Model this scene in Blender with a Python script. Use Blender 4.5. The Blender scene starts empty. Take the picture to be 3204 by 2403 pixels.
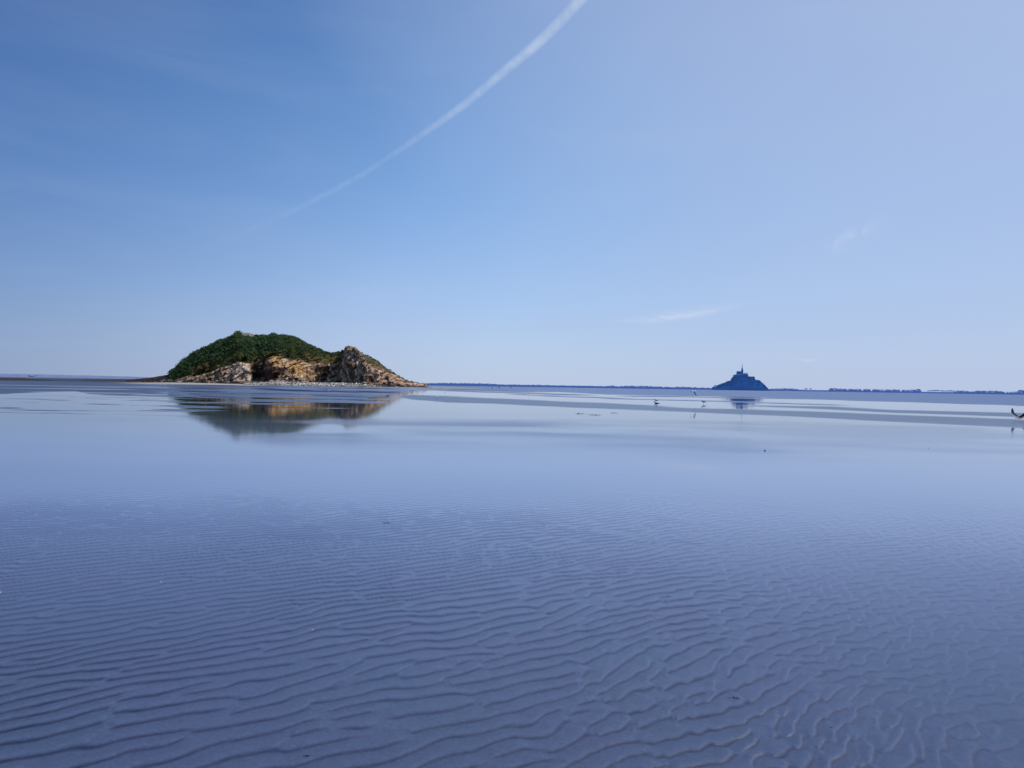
import bpy, bmesh, math, random
import numpy as np
from mathutils import Vector, Matrix, noise as mnoise

random.seed(7); RNG = np.random.default_rng(11)
sc = bpy.context.scene
COL = sc.collection
PI = math.pi

# ------------------------------------------------------------------ survey of the place
CAM_H = 1.70                 # eye height over the wet sand
F = 2000.0                   # focal length in photo pixels (3204 wide)
H0, HS = 1184.0, 0.0158      # where the horizon lies: rows at the left edge, slope (tilted phone)
def yh(px): return H0 + HS * px
def at(px, py, z=0.0):
    """ground point seen at a photo pixel (survey helper)"""
    d = max(py - yh(px), 0.3)
    Y = (CAM_H - z) * F / d
    return Vector(((px - 1602.0) / F * Y, Y, z))
def pt(px, py, Y):
    """point at a given range"""
    return Vector(((px - 1602.0) / F * Y, Y, CAM_H + (yh(px) - py) / F * Y))

SUN_AZ, SUN_EL = math.radians(102), math.radians(47)     # to the right of the view, mid height
SUN_DIR = Vector((math.sin(SUN_AZ) * math.cos(SUN_EL), math.cos(SUN_AZ) * math.cos(SUN_EL), math.sin(SUN_EL)))

# ------------------------------------------------------------------ helpers
def lin(h):
    h = h.lstrip('#'); c = [int(h[i:i + 2], 16) / 255 for i in (0, 2, 4)]
    return tuple((x / 12.92 if x <= 0.04045 else ((x + 0.055) / 1.055) ** 2.4) for x in c) + (1.0,)

def tag(o, label=None, cat=None, group=None, kind=None):
    if label: o['label'] = label
    if cat: o['category'] = cat
    if group: o['group'] = group
    if kind: o['kind'] = kind
    return o

def empty(name, loc=(0, 0, 0)):
    o = bpy.data.objects.new(name, None); COL.objects.link(o); o.location = loc
    o.empty_display_size = 0.5
    return o

def link(name, me, mats, parent=None):
    o = bpy.data.objects.new(name, me); COL.objects.link(o)
    for m in (mats if isinstance(mats, (list, tuple)) else [mats]):
        if m is not None: me.materials.append(m)
    if parent is not None: o.parent = parent
    return o

def mesh_np(name, V, Q, smooth=True):
    """mesh from arrays: V n x 3, Q m x 4 (quads) or m x 3"""
    V = np.asarray(V, np.float32); Q = np.asarray(Q, np.int32)
    me = bpy.data.meshes.new(name); k = Q.shape[1]
    me.vertices.add(len(V)); me.vertices.foreach_set('co', V.ravel())
    me.loops.add(Q.size); me.loops.foreach_set('vertex_index', Q.ravel())
    me.polygons.add(len(Q))
    me.polygons.foreach_set('loop_start', np.arange(0, Q.size, k, dtype=np.int32))
    me.polygons.foreach_set('use_smooth', np.full(len(Q), smooth, dtype=bool))
    me.update(calc_edges=True); me.validate()
    return me

def fattr(me, name, arr):
    a = me.attributes.new(name, 'FLOAT', 'POINT'); a.data.foreach_set('value', np.asarray(arr, np.float32).ravel())
def cattr(me, name, arr):
    a = me.attributes.new(name, 'FLOAT_COLOR', 'POINT')
    c = np.ones((len(arr), 4), np.float32); c[:, :3] = arr
    a.data.foreach_set('color', c.ravel())

def grid_quads(nr, nc):
    i = np.arange(nr - 1)[:, None] * nc + np.arange(nc - 1)[None, :]
    return np.stack([i, i + 1, i + nc + 1, i + nc], -1).reshape(-1, 4)

def hash2(ix, iy, seed):
    h = (ix.astype(np.int64) * 374761393 + iy.astype(np.int64) * 668265263 + seed * 1442695041) & 0xffffffff
    h = ((h ^ (h >> 13)) * 1274126177) & 0xffffffff
    return ((h ^ (h >> 16)) & 0xffff) / 65535.0
def vnoise(x, y, seed=0):
    """value noise, about -1..1"""
    x = np.asarray(x, float); y = np.asarray(y, float)
    ix, iy = np.floor(x), np.floor(y); fx, fy = x - ix, y - iy
    fx = fx * fx * fx * (fx * (fx * 6 - 15) + 10); fy = fy * fy * fy * (fy * (fy * 6 - 15) + 10)
    ix = ix.astype(np.int64); iy = iy.astype(np.int64)
    a = hash2(ix, iy, seed); b = hash2(ix + 1, iy, seed); c = hash2(ix, iy + 1, seed); d = hash2(ix + 1, iy + 1, seed)
    return ((a + (b - a) * fx) * (1 - fy) + (c + (d - c) * fx) * fy) * 2 - 1
def fbm(x, y, seed=0, oct=4, gain=0.5):
    s = 0; a = 1; t = 0
    for k in range(oct):
        s = s + a * vnoise(np.asarray(x) * 2 ** k + 17.3 * k, np.asarray(y) * 2 ** k - 9.1 * k, seed + k); t += a; a *= gain
    return s / t
def sst(a, b, x):
    t = np.clip((np.asarray(x, float) - a) / (b - a), 0, 1); return t * t * (3 - 2 * t)
def worley(x, y, seed=0):
    x = np.asarray(x, float); y = np.asarray(y, float)
    ix = np.floor(x).astype(np.int64); iy = np.floor(y).astype(np.int64)
    d1 = np.full(x.shape, 9.0); d2 = np.full(x.shape, 9.0); val = np.zeros(x.shape)
    for dx in (-1, 0, 1):
        for dy in (-1, 0, 1):
            cx = ix + dx; cy = iy + dy
            px = cx + hash2(cx, cy, seed); py = cy + hash2(cx, cy, seed + 5)
            d = np.hypot(px - x, py - y); v = hash2(cx, cy, seed + 9)
            near = d < d1
            d2 = np.where(near, d1, np.minimum(d2, d)); val = np.where(near, v, val); d1 = np.where(near, d, d1)
    return d1, d2, val

# ------------------------------------------------------------------ materials
class NT:
    def __init__(s, mat):
        s.t = mat.node_tree; s.n = s.t.nodes; s.l = s.t.links
    def new(s, typ, **kw):
        n = s.n.new(typ)
        for k, v in kw.items():
            if k.startswith('_'): n.inputs[k[1:].replace('_', ' ')].default_value = v
            else: setattr(n, k, v)
        return n
    def math(s, op, a, b=None, clamp=False):
        n = s.n.new('ShaderNodeMath'); n.operation = op; n.use_clamp = clamp
        for i, v in enumerate((a, b)):
            if v is None: continue
            if isinstance(v, (int, float)): n.inputs[i].default_value = v
            else: s.l.new(v, n.inputs[i])
        return n.outputs[0]
    def mix(s, fac, a, b, mode='MIX'):
        n = s.n.new('ShaderNodeMix'); n.data_type = 'RGBA'; n.blend_type = mode
        for i, v in ((0, fac), (6, a), (7, b)):
            if isinstance(v, (int, float)): n.inputs[i].default_value = v
            elif isinstance(v, tuple): n.inputs[i].default_value = v
            else: s.l.new(v, n.inputs[i])
        return n.outputs[2]
    def ramp(s, fac, stops, interp='LINEAR'):
        n = s.n.new('ShaderNodeValToRGB'); e = n.color_ramp.elements; n.color_ramp.interpolation = interp
        while len(e) < len(stops): e.new(0.5)
        for el, (p, c) in zip(e, stops): el.position = p; el.color = c
        s.l.new(fac, n.inputs[0]); return n.outputs[0]
    def noise(s, scale, detail=4, rough=0.55, vec=None, dist=0.0):
        n = s.n.new('ShaderNodeTexNoise'); n.inputs['Scale'].default_value = scale; n.inputs['Detail'].default_value = detail
        n.inputs['Roughness'].default_value = rough; n.inputs['Distortion'].default_value = dist
        if vec is not None: s.l.new(vec, n.inputs['Vector'])
        return n.outputs[0]
    def attr(s, name):
        n = s.n.new('ShaderNodeAttribute'); n.attribute_name = name; return n
    def maprange(s, v, a, b, c, d):
        n = s.n.new('ShaderNodeMapRange'); s.l.new(v, n.inputs[0])
        for i, x in enumerate((a, b, c, d)): n.inputs[i + 1].default_value = x
        return n.outputs[0]

def mat(name):
    m = bpy.data.materials.new(name); m.use_nodes = True
    t = NT(m); return m, t, t.n['Principled BSDF']

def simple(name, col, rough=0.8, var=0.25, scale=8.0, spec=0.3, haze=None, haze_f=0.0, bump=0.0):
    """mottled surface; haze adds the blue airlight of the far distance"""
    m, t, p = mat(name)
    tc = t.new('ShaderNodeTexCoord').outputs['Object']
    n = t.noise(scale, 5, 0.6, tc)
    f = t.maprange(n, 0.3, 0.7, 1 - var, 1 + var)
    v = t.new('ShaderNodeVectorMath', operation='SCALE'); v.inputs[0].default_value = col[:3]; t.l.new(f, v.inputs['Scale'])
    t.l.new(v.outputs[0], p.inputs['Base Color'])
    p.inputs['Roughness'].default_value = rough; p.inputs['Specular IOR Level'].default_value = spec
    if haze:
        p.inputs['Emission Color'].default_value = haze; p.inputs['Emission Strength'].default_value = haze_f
    if bump:
        b = t.new('ShaderNodeBump'); b.inputs['Strength'].default_value = bump; t.l.new(n, b.inputs['Height']); t.l.new(b.outputs[0], p.inputs['Normal'])
    return m

# ------------------------------------------------------------------ sky and sun
def build_world():
    w = bpy.data.worlds.new('World'); sc.world = w; w.use_nodes = True
    t = NT(w); bg = t.n['Background']
    sky = t.new('ShaderNodeTexSky', sky_type='NISHITA', sun_disc=False, sun_elevation=SUN_EL, sun_rotation=SUN_AZ,
                altitude=0.0, air_density=1.0, dust_density=1.6, ozone_density=3.0)
    g = t.new('ShaderNodeTexCoord').outputs['Generated']
    nrm = t.new('ShaderNodeVectorMath', operation='NORMALIZE'); t.l.new(g, nrm.inputs[0])
    sep = t.new('ShaderNodeSeparateXYZ'); t.l.new(nrm.outputs[0], sep.inputs[0])
    z = t.math('MAXIMUM', sep.outputs['Z'], 0.0)
    # clear blue thickening into pale haze at the horizon
    grad = t.ramp(z, [(0.0, lin('c2d0ea')), (0.06, lin('bad0f0')), (0.14, lin('a8c9f4')), (0.26, lin('8db8ee')), (0.40, lin('78a6e0')),
                      (0.55, lin('5f8ecd')), (0.78, lin('4468aa')), (1.0, lin('385896'))])
    dot = t.new('ShaderNodeVectorMath', operation='DOT_PRODUCT'); t.l.new(nrm.outputs[0], dot.inputs[0])
    glow_dir = Vector((math.sin(math.radians(62)) * math.cos(math.radians(42)), math.cos(math.radians(62)) * math.cos(math.radians(42)), math.sin(math.radians(42))))
    dot.inputs[1].default_value = glow_dir
    s = dot.outputs['Value']
    # sunward side is veiled and pale, far side deeper
    dot2 = t.new('ShaderNodeVectorMath', operation='DOT_PRODUCT'); t.l.new(nrm.outputs[0], dot2.inputs[0])
    dot2.inputs[1].default_value = (math.sin(math.radians(-80)) * math.cos(math.radians(30)), math.cos(math.radians(-80)) * math.cos(math.radians(30)), math.sin(math.radians(30)))
    dark = t.ramp(dot2.outputs['Value'], [(0.22, (1, 1, 1, 1)), (0.40, (0.90, 0.91, 0.94, 1)), (0.56, (0.70, 0.74, 0.81, 1)), (0.66, (0.56, 0.62, 0.72, 1)), (0.81, (0.37, 0.44, 0.58, 1)), (1, (0.3, 0.36, 0.5, 1))])
    c1 = t.mix(1.0, grad, dark, 'MULTIPLY')
    veil = t.ramp(t.maprange(s, 0.42, 1.0, 0, 1), [(0.0, (0, 0, 0, 1)), (0.5, (0.50, 0.50, 0.50, 1)), (1.0, (0.88, 0.88, 0.88, 1))])
    c2 = t.mix(veil, c1, lin('b7c8ea'))
    # very soft, barely visible high haze streaks
    mp = t.new('ShaderNodeMapping'); mp.inputs['Scale'].default_value = (1.0, 1.0, 5.0); t.l.new(nrm.outputs[0], mp.inputs['Vector'])
    hz = t.noise(2.2, 5, 0.55, mp.outputs[0], 0.6)
    c3 = t.mix(t.maprange(hz, 0.45, 0.8, 0.0, 0.13), c2, lin('bccae8'))
    nsc = t.new('ShaderNodeVectorMath', operation='SCALE'); t.l.new(sky.outputs[0], nsc.inputs[0]); nsc.inputs['Scale'].default_value = 0.09
    c4 = t.mix(0.90, nsc.outputs[0], c3)
    t.l.new(c4, bg.inputs['Color']); bg.inputs['Strength'].default_value = 1.0
    sd = bpy.data.lights.new('sun', 'SUN'); sd.energy = 3.3; sd.angle = math.radians(0.5); sd.color = (1.0, 0.95, 0.87)
    so = bpy.data.objects.new('sun', sd); COL.objects.link(so)
    so.rotation_euler = SUN_DIR.to_track_quat('Z', 'Y').to_euler(); so.location = (60, -10, 60)

def build_camera():
    cd = bpy.data.cameras.new('camera'); cd.sensor_width = 36; cd.lens = 36 * F / 3204
    cd.clip_start = 0.05; cd.clip_end = 150000
    co = bpy.data.objects.new('camera', cd); COL.objects.link(co); sc.camera = co
    co.location = (0, 0, CAM_H)
    pitch = math.atan((yh(1602) - 1201.5) / F); roll = math.atan(HS)
    R = Matrix.Rotation(PI / 2 + pitch, 4, 'X') @ Matrix.Rotation(roll, 4, 'Z')
    co.matrix_world = Matrix.Translation(co.location) @ R

# ------------------------------------------------------------------ the tidal flat
def ip(px, pts):
    p = np.array(pts, float); return np.interp(px, p[:, 0], p[:, 1])

BANK_L = 4.2
def bank_height(px, Y):
    """sand banks that rise out of the flat at the far left and around the island"""
    left = 1 - sst(380, 760, px)
    isl = sst(300, 600, px) * (1 - sst(1180, 1420, px))
    return left * BANK_L * sst(370, 700, Y) + isl * 1.1 * sst(355, 440, Y)

def ripple_field(x, y):
    """narrow-band wave field: sand ripples with forks and broken crests. returns phase, strength"""
    lam = 0.128
    def field(spread, lspread, n, ang0, seed):
        r = np.random.default_rng(seed); Z = np.zeros(x.shape, np.complex64)
        for _ in range(n):
            a = math.radians(ang0 + r.normal(0, spread)); k = 2 * PI / (lam * (1 + r.normal(0, lspread)))
            nx, ny = -math.sin(a), math.cos(a); ph = r.uniform(0, 2 * PI)
            arg = (k * (nx * wx + ny * wy) + ph).astype(np.float32)
            Z += np.exp(1j * arg)
        return Z / math.sqrt(n)
    wx = x + 0.10 * vnoise(x * 0.9, y * 0.9, 3) + 0.024 * vnoise(x * 3.6, y * 3.6, 4) + 0.012 * vnoise(x * 8, y * 8, 14)
    wy = y + 0.10 * vnoise(x * 0.9, y * 0.9, 5) + 0.020 * vnoise(x * 3.9, y * 3.9, 6) + 0.011 * vnoise(x * 8.5, y * 8.5, 16)
    wx = wx + 0.55 * np.exp(-((x - 2.5) ** 2 / 1.9 + (y - 2.6) ** 2 / 2.2))
    Za = field(10.5, 0.12, 34, 29, 21)
    Zb = field(20, 0.17, 34, 38, 22)
    side = sst(-0.6, 2.2, x - 0.14 * y + 0.5 * vnoise(x * 0.5, y * 0.5, 8))
    Z = Za * (1 - side) + Zb * side
    return np.angle(Z), np.abs(Z)

def ripple_profile(ph):
    s = (ph / (2 * PI)) % 1.0
    up = 0.5 - 0.5 * np.cos(PI * np.clip(s / 0.26, 0, 1))
    q = np.clip((s - 0.26) / 0.74, 0, 1)
    dn = (1 - q) ** 1.0 * (1 - 0.0 * q); dn = 0.5 + 0.5 * np.cos(PI * q ** 0.85)
    return np.where(s < 0.26, up, dn)

def ripples(x, y):
    ph, am = ripple_field(x, y)
    lim = 12.4 + 1.6 * vnoise(x * 0.35, y * 0.3, 31) + 0.9 * sst(-6, 1, x)
    fade = 1 - sst(0.42, 0.98, y / lim)
    amp = sst(0.04, 0.42, am) * fade
    amp *= 0.88 + 0.22 * vnoise(x * 0.8, y * 0.6, 33)
    amp *= 1 - 0.50 * sst(0.6, 2.6, x - 0.1 * y)
    prof = ripple_profile(ph)
    hgt = (prof - 0.45) * 0.0105 * np.clip(amp, 0, 1.2)
    hgt += 0.0030 * fbm(x * 6, y * 6, 40, 4) * fade + 0.004 * vnoise(x * 0.7, y * 0.7, 44) * fade
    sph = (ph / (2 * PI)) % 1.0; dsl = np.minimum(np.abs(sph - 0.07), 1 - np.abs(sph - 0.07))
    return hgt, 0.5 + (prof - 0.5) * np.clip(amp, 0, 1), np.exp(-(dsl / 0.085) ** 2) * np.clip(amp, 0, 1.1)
def film_of(x, y): return 1 - sst(0.18, 1.12, y / (11.5 + 1.2 * vnoise(x * 0.3, y * 0.3, 81)))

def build_flat():
    k = 1087.0
    v_near = np.concatenate([np.arange(1 / 1.6, 1 / 7.0, -0.75 / k), np.arange(1 / 7.0, 1 / 25, -0.34 / k)])
    v_far = np.concatenate([np.arange(1 / 25, 12 / k, -0.25 / k), np.arange(12 / k, 1.2 / k, -0.06 / k), 1 / np.geomspace(k / 1.2, 42000, 30)])
    Y = 1 / np.concatenate([v_near, v_far])
    u = np.linspace(-1.15, 1.15, 1480)
    nr, nc = len(Y), len(u)
    YY = np.repeat(Y[:, None], nc, 1); XX = YY * u[None, :]
    PX = 1602 + F * u[None, :] + 0 * YY
    PYD = CAM_H * F / YY; PY = yh(PX) + PYD            # rows below the horizon
    Z = np.zeros_like(XX); 
    crest = np.full_like(XX, 0.5)
    # --- ripples
    nn = int((Y < 24).sum())
    x, y = XX[:nn], YY[:nn]
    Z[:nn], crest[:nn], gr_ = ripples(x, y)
    groove_shade = np.zeros_like(XX); groove_shade[:nn] = gr_
    # --- banks
    Z += bank_height(PX, YY)
    # --- where the sand stands out of the water film: damp, matte
    wob = 2.4 * fbm(XX * 0.012, YY * 0.02, 51, 4); wob2 = 1.0 * fbm(XX * 0.05, YY * 0.05, 52, 3)
    wob3 = 1.5 * fbm(XX * 0.12, YY * 0.25, 53, 4)
    w = (wob + wob2 + wob3) * np.clip(PYD / 30, 0.25, 1.3)
    P = PY + w
    damp = np.zeros_like(XX)
    def band(up, lo, soft=1.6, s=1.0, x0=None, x1=None, fx=90):
        nonlocal damp
        m = sst(-soft, soft, P - ip(PX, up)) * (1 - sst(-soft, soft, P - ip(PX, lo)))
        if x0 is not None: m = m * sst(x0 - fx, x0 + fx, PX)
        if x1 is not None: m = m * (1 - sst(x1 - fx, x1 + fx, PX))
        damp = np.maximum(damp, m * s)
    band([(0, 1000), (3400, 1000)], [(1500, 1222), (1750, 1226), (1900, 1234), (2150, 1239), (2321, 1241), (2500, 1248), (2700, 1254), (2804, 1257), (3204, 1269), (3600, 1280)], 1.5, 0.85, 1420)
    band([(2300, 1268), (2600, 1273), (2804, 1282), (3204, 1291), (3600, 1298)], [(2300, 1270), (2600, 1280), (2804, 1291), (3000, 1297), (3204, 1305), (3600, 1314)], 2.4, 0.5, 2350)
    band([(1180, 1236), (1300, 1235), (1450, 1241), (1600, 1248), (1900, 1262), (2150, 1277), (2321, 1281), (2600, 1291), (3204, 1313), (3600, 1325)],
         [(1180, 1237), (1290, 1249), (1400, 1259), (1535, 1263), (1700, 1270), (1900, 1279), (2150, 1288), (2250, 1294), (2500, 1304), (2804, 1320), (3204, 1338), (3600, 1352)], 2.4, 0.42, 1240, None, 50)
    # thin streaks on the far right water
    for a, b, c, d_, x0, x1 in ((1231, 1241, 1247, 1.2, 1560, 2000), (1238, 1250, 1262, 1.0, 1900, 3300), (1246, 1256, 1270, 1.2, 1850, 2700), (1220, 1229, 1238, 1.3, 1320, 1900), (1216, 1222, 1229, 1.1, 1250, 1750)):
        mid = ip(PX, [(x0, a), ((x0 + x1) / 2, b), (x1, c)])
        m = np.exp(-((P - mid) / d_) ** 2) * sst(x0, x0 + 120, PX) * (1 - sst(x1 - 160, x1, PX))
        damp = np.maximum(damp, 0.75 * m)
    # left flats and the flat before the island
    lower = [(-600, 1236), (0, 1230), (100, 1225), (190, 1221), (235, 1220), (275, 1228), (330, 1233), (393, 1233), (470, 1228), (520, 1226), (570, 1236), (640, 1242), (700, 1243), (800, 1245), (900, 1250), (1000, 1254), (1060, 1256), (1140, 1248), (1210, 1236), (1300, 1222), (1420, 1219)]
    LN = np.log(YY)
    edge_n = 5.0 * fbm(XX * 0.04, LN * 5, 59, 4) + 3.0 * fbm(XX * 0.14, LN * 10, 60, 3)
    mL = 1 - sst(-2.2, 2.2, PY + w * 0.8 + edge_n - ip(PX, lower))
    mL *= 1 - sst(1300, 1480, PX)
    strk = fbm(XX * 0.016, YY * 0.055, 61, 4)
    pud = sst(0.14, 0.30, fbm(XX * 0.022 + 4, LN * 9, 66, 3)) * sst(1198, 1204, PY)
    damp = np.maximum(damp, mL * (1 - 0.85 * pud))
    mL2 = mL * sst(340, 480, PX) * (1 - sst(1180, 1300, PX))
    dk = np.zeros_like(XX)
    for a_, b_, c_, wd_, x0_, x1_, st_ in ((1214, 1215.5, 1220, 1.0, 540, 700, .9), (1224, 1226, 1227, 1.1, 545, 720, 1), (1213, 1219, 1224, 0.9, 780, 1010, 1), (1219, 1224, 1229, 1.2, 800, 1240, 1), (1217, 1217.5, 1218, 0.9, 985, 1060, .8), (1224, 1226, 1229, 1.1, 1100, 1270, 1), (1231, 1232, 1235, .9, 840, 960, .7), (1230, 1232, 1236, 1.0, 560, 660, .9), (1236, 1240, 1246, 1.0, 960, 1240, .8), (1240, 1242, 1246, 1.2, 600, 780, .8), (1208.5, 1209.5, 1211, .7, 500, 900, .6)):
        mid_ = ip(PX, [(x0_, a_), ((x0_ + x1_) / 2, b_), (x1_, c_)]) + 1.2 * vnoise(PX * 0.02, PX * 0 + a_, 7)
        dk = np.maximum(dk, st_ * np.exp(-((PY - mid_) / (1.9 * wd_)) ** 2) * sst(x0_ - 10, x0_ + 50, PX) * (1 - sst(x1_ - 50, x1_ + 10, PX)))
    lt = sst(0.05, 0.30, fbm(XX * 0.07 + 9, LN * 16, 67, 4)) * mL2 * sst(1222, 1232, PY)
    damp = damp * (1 - 0.8 * lt)
    damp = np.maximum(damp, 0.9 * dk)
    # streaky margin at the water's edge (wind-ruffled tongues)
    zone = np.exp(-((PY - ip(PX, lower) - 8) / 12) ** 2) * sst(250, 420, PX) * (1 - sst(1150, 1260, PX))
    damp = np.maximum(damp, zone * sst(0.08, 0.40, fbm(XX * 0.09, LN * 14, 63, 4)) * 0.8)
    zone2 = np.exp(-((PY - 1272) / 22) ** 2) * (1 - sst(560, 760, PX)) * sst(-200, 200, PX)
    damp = np.maximum(damp, zone2 * sst(0.06, 0.34, fbm(XX * 0.16, LN * 22, 64, 4)) * 0.75)
    # cat's paws: faintly ruffled water in the middle distance
    ruf = sst(0.1, 0.55, fbm(XX * 0.06, YY * 0.10, 71, 4)) * sst(1296, 1330, PY) * (1 - sst(1430, 1560, PY))
    zone3 = np.exp(-((PY - ip(PX, [(0, 1380), (1600, 1340), (2300, 1405), (3204, 1470)])) / 34) ** 2)
    damp = np.maximum(damp, 0.16 * ruf + 0.20 * zone3 * ruf)
    # --- pale dry beach and dark weed line
    pale = sst(345, 358, YY + 14 * fbm(XX * 0.03, YY * 0.02, 77, 3)) * (1 - sst(430, 450, YY)) * sst(330, 470, PX) * (1 - sst(770, 860, PX))
    pale = np.maximum(pale, 0.8 * sst(352, 366, YY + 10 * fbm(XX * 0.03, YY * 0.02, 78, 3)) * (1 - sst(700, 900, YY)) * sst(1200, 1330, PX) * (1 - sst(1400, 1560, PX)))
    hl = Z / BANK_L
    weed = sst(0.02, 0.14, hl) * (1 - sst(0.5, 0.75, hl)) * (1 - sst(440, 560, PX)) * sst(-0.35, 0.25, strk + 0.25)
    upper = sst(0.55, 0.8, hl) * (1 - sst(440, 600, PX))
    V = np.stack([XX, YY, Z], -1).reshape(-1, 3)
    me = mesh_np('tidal_flat', V, grid_quads(nr, nc))
    for nme, a in (('damp', damp), ('pale', pale), ('weed', weed), ('upper', upper), ('crest', crest), ('groove_shade', groove_shade), ('dark', dk)): fattr(me, nme, a)
    # near/film attribute: how much of the sand skin shows through the water
    film = film_of(XX, YY)
    fattr(me, 'sand', film)

    m, t, p = mat('wet_sand')
    geo = t.new('ShaderNodeNewGeometry').outputs['Position']
    A = {k_: t.attr(k_).outputs['Fac'] for k_ in ('damp', 'pale', 'weed', 'upper', 'crest', 'sand', 'groove_shade', 'dark')}
    big = t.noise(0.9, 5, 0.6, geo); mid = t.noise(7.0, 4, 0.6, geo); grain = t.noise(330.0, 3, 0.7, geo); speck = t.noise(95.0, 3, 0.7, geo); coarse = t.noise(48.0, 3, 0.75, geo)
    c_near = t.mix(t.maprange(big, 0.35, 0.65, 0, 1), lin('364b60'), lin('424767'))
    c_near = t.mix(t.maprange(mid, 0.35, 0.7, 0.0, 0.30), c_near, lin('4e5e80'))
    c_near = t.mix(t.maprange(grain, 0.42, 0.75, 0.0, 0.5), c_near, lin('6b7a9c'))
    c_near = t.mix(t.maprange(speck, 0.52, 0.75, 0.0, 0.5), c_near, lin('2f3c60'))
    c_near = t.mix(t.maprange(coarse, 0.36, 0.64, 0.0, 0.40), c_near, lin('647296'))
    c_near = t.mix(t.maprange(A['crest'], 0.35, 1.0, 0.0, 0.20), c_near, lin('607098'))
    sxy = t.new('ShaderNodeSeparateXYZ'); t.l.new(geo, sxy.inputs[0])       # a deeper film of water to the right
    c_near = t.mix(t.maprange(t.math('DIVIDE', sxy.outputs['X'], t.math('MAXIMUM', sxy.outputs['Y'], 1.0)), 0.12, 0.75, 0.0, 0.32), c_near, lin('3b5480'))
    c_near = t.mix(t.math('MULTIPLY', t.math('MULTIPLY', A['groove_shade'], t.maprange(mid, 0.3, 0.65, 0.7, 1.15)), 0.95), c_near, lin('1b2646'))  # shade of the steep ripple faces and troughs painted into the sand colour
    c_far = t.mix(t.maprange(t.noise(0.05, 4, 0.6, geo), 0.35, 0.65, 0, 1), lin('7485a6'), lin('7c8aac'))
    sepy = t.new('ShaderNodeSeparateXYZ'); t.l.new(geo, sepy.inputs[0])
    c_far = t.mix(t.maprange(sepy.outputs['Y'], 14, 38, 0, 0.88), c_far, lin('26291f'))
    wet = t.new('ShaderNodeVectorMath', operation='SCALE'); t.l.new(c_near, wet.inputs[0]); t.l.new(t.maprange(sepy.outputs['Y'], 2.6, 9.0, 0.76, 1.42), wet.inputs['Scale'])  # sand colour lightened with distance, painting in the water film's reflection
    c_near = wet.outputs[0]  # near sand colour with the film's reflection painted in
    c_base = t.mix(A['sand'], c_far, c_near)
    fl = t.new('ShaderNodeMapping'); fl.inputs['Scale'].default_value = (0.05, 0.35, 1); t.l.new(geo, fl.inputs['Vector'])
    dn = t.noise(1.0, 5, 0.65, fl.outputs[0])
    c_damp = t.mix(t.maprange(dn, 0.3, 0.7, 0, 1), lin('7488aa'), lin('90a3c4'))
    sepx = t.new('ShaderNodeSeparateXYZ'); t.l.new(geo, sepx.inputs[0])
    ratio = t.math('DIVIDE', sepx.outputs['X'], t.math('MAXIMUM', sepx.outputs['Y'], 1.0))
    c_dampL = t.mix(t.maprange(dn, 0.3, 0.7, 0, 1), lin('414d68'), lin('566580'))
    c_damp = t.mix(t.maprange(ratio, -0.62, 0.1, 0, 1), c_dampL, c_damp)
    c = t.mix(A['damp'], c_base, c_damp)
    c = t.mix(t.math('MULTIPLY', A['dark'], 0.9), c, lin('232842'))
    c = t.mix(A['pale'], c, t.mix(dn, lin('8d8a86'), lin('b3aca6')))
    c = t.mix(A['upper'], c, t.mix(t.maprange(dn, 0.42, 0.6, 0, 1), lin('5b6684'), lin('8791ab')))
    c = t.mix(A['weed'], c, t.mix(t.maprange(dn, 0.4, 0.6, 0, 1), lin('1d211f'), lin('4b4c49')))
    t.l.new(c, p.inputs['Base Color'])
    dry = t.math('MAXIMUM', A['damp'], t.math('MAXIMUM', A['pale'], t.math('MAXIMUM', A['weed'], A['upper'])), True)
    r_film = t.maprange(t.math('POWER', A['sand'], 1.6), 0, 1, 0.03, 0.50)
    rr = t.new('ShaderNodeMix'); rr.data_type = 'FLOAT'; t.l.new(dry, rr.inputs[0]); t.l.new(r_film, rr.inputs[2]); rr.inputs[3].default_value = 0.6
    t.l.new(rr.outputs[0], p.inputs['Roughness'])
    sp = t.new('ShaderNodeMix'); sp.data_type = 'FLOAT'; t.l.new(dry, sp.inputs[0]); sp.inputs[2].default_value = 0.45; sp.inputs[3].default_value = 0.04
    t.l.new(sp.outputs[0], p.inputs['Specular IOR Level'])
    p.inputs['IOR'].default_value = 1.5
    df = t.new('ShaderNodeBsdfDiffuse'); t.l.new(c, df.inputs['Color']); df.inputs['Roughness'].default_value = 0.5
    mxs = t.new('ShaderNodeMixShader'); t.l.new(t.math('MULTIPLY', dry, 0.86), mxs.inputs[0]); t.l.new(p.outputs[0], mxs.inputs[1]); t.l.new(df.outputs[0], mxs.inputs[2])
    t.l.new(mxs.outputs[0], t.n['Material Output'].inputs['Surface'])
    # bumps: sand grains near, a breath of wind on the water further out
    b1 = t.new('ShaderNodeBump'); b1.inputs['Distance'].default_value = 0.0012
    t.l.new(t.math('MULTIPLY', A['sand'], 0.9), b1.inputs['Strength'])
    t.l.new(t.math('ADD', grain, t.math('MULTIPLY', speck, 1.6)), b1.inputs['Height'])
    wv = t.new('ShaderNodeMapping'); wv.inputs['Scale'].default_value = (0.9, 2.2, 1); t.l.new(geo, wv.inputs['Vector'])
    b2 = t.new('ShaderNodeBump'); b2.inputs['Strength'].default_value = 0.34; b2.inputs['Distance'].default_value = 0.0035
    t.l.new(t.noise(2.0, 3, 0.5, wv.outputs[0]), b2.inputs['Height']); t.l.new(b1.outputs[0], b2.inputs['Normal'])
    t.l.new(b2.outputs[0], p.inputs['Normal'])
    o = link('tidal_flat', me, m); tag(o, kind='structure')
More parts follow.
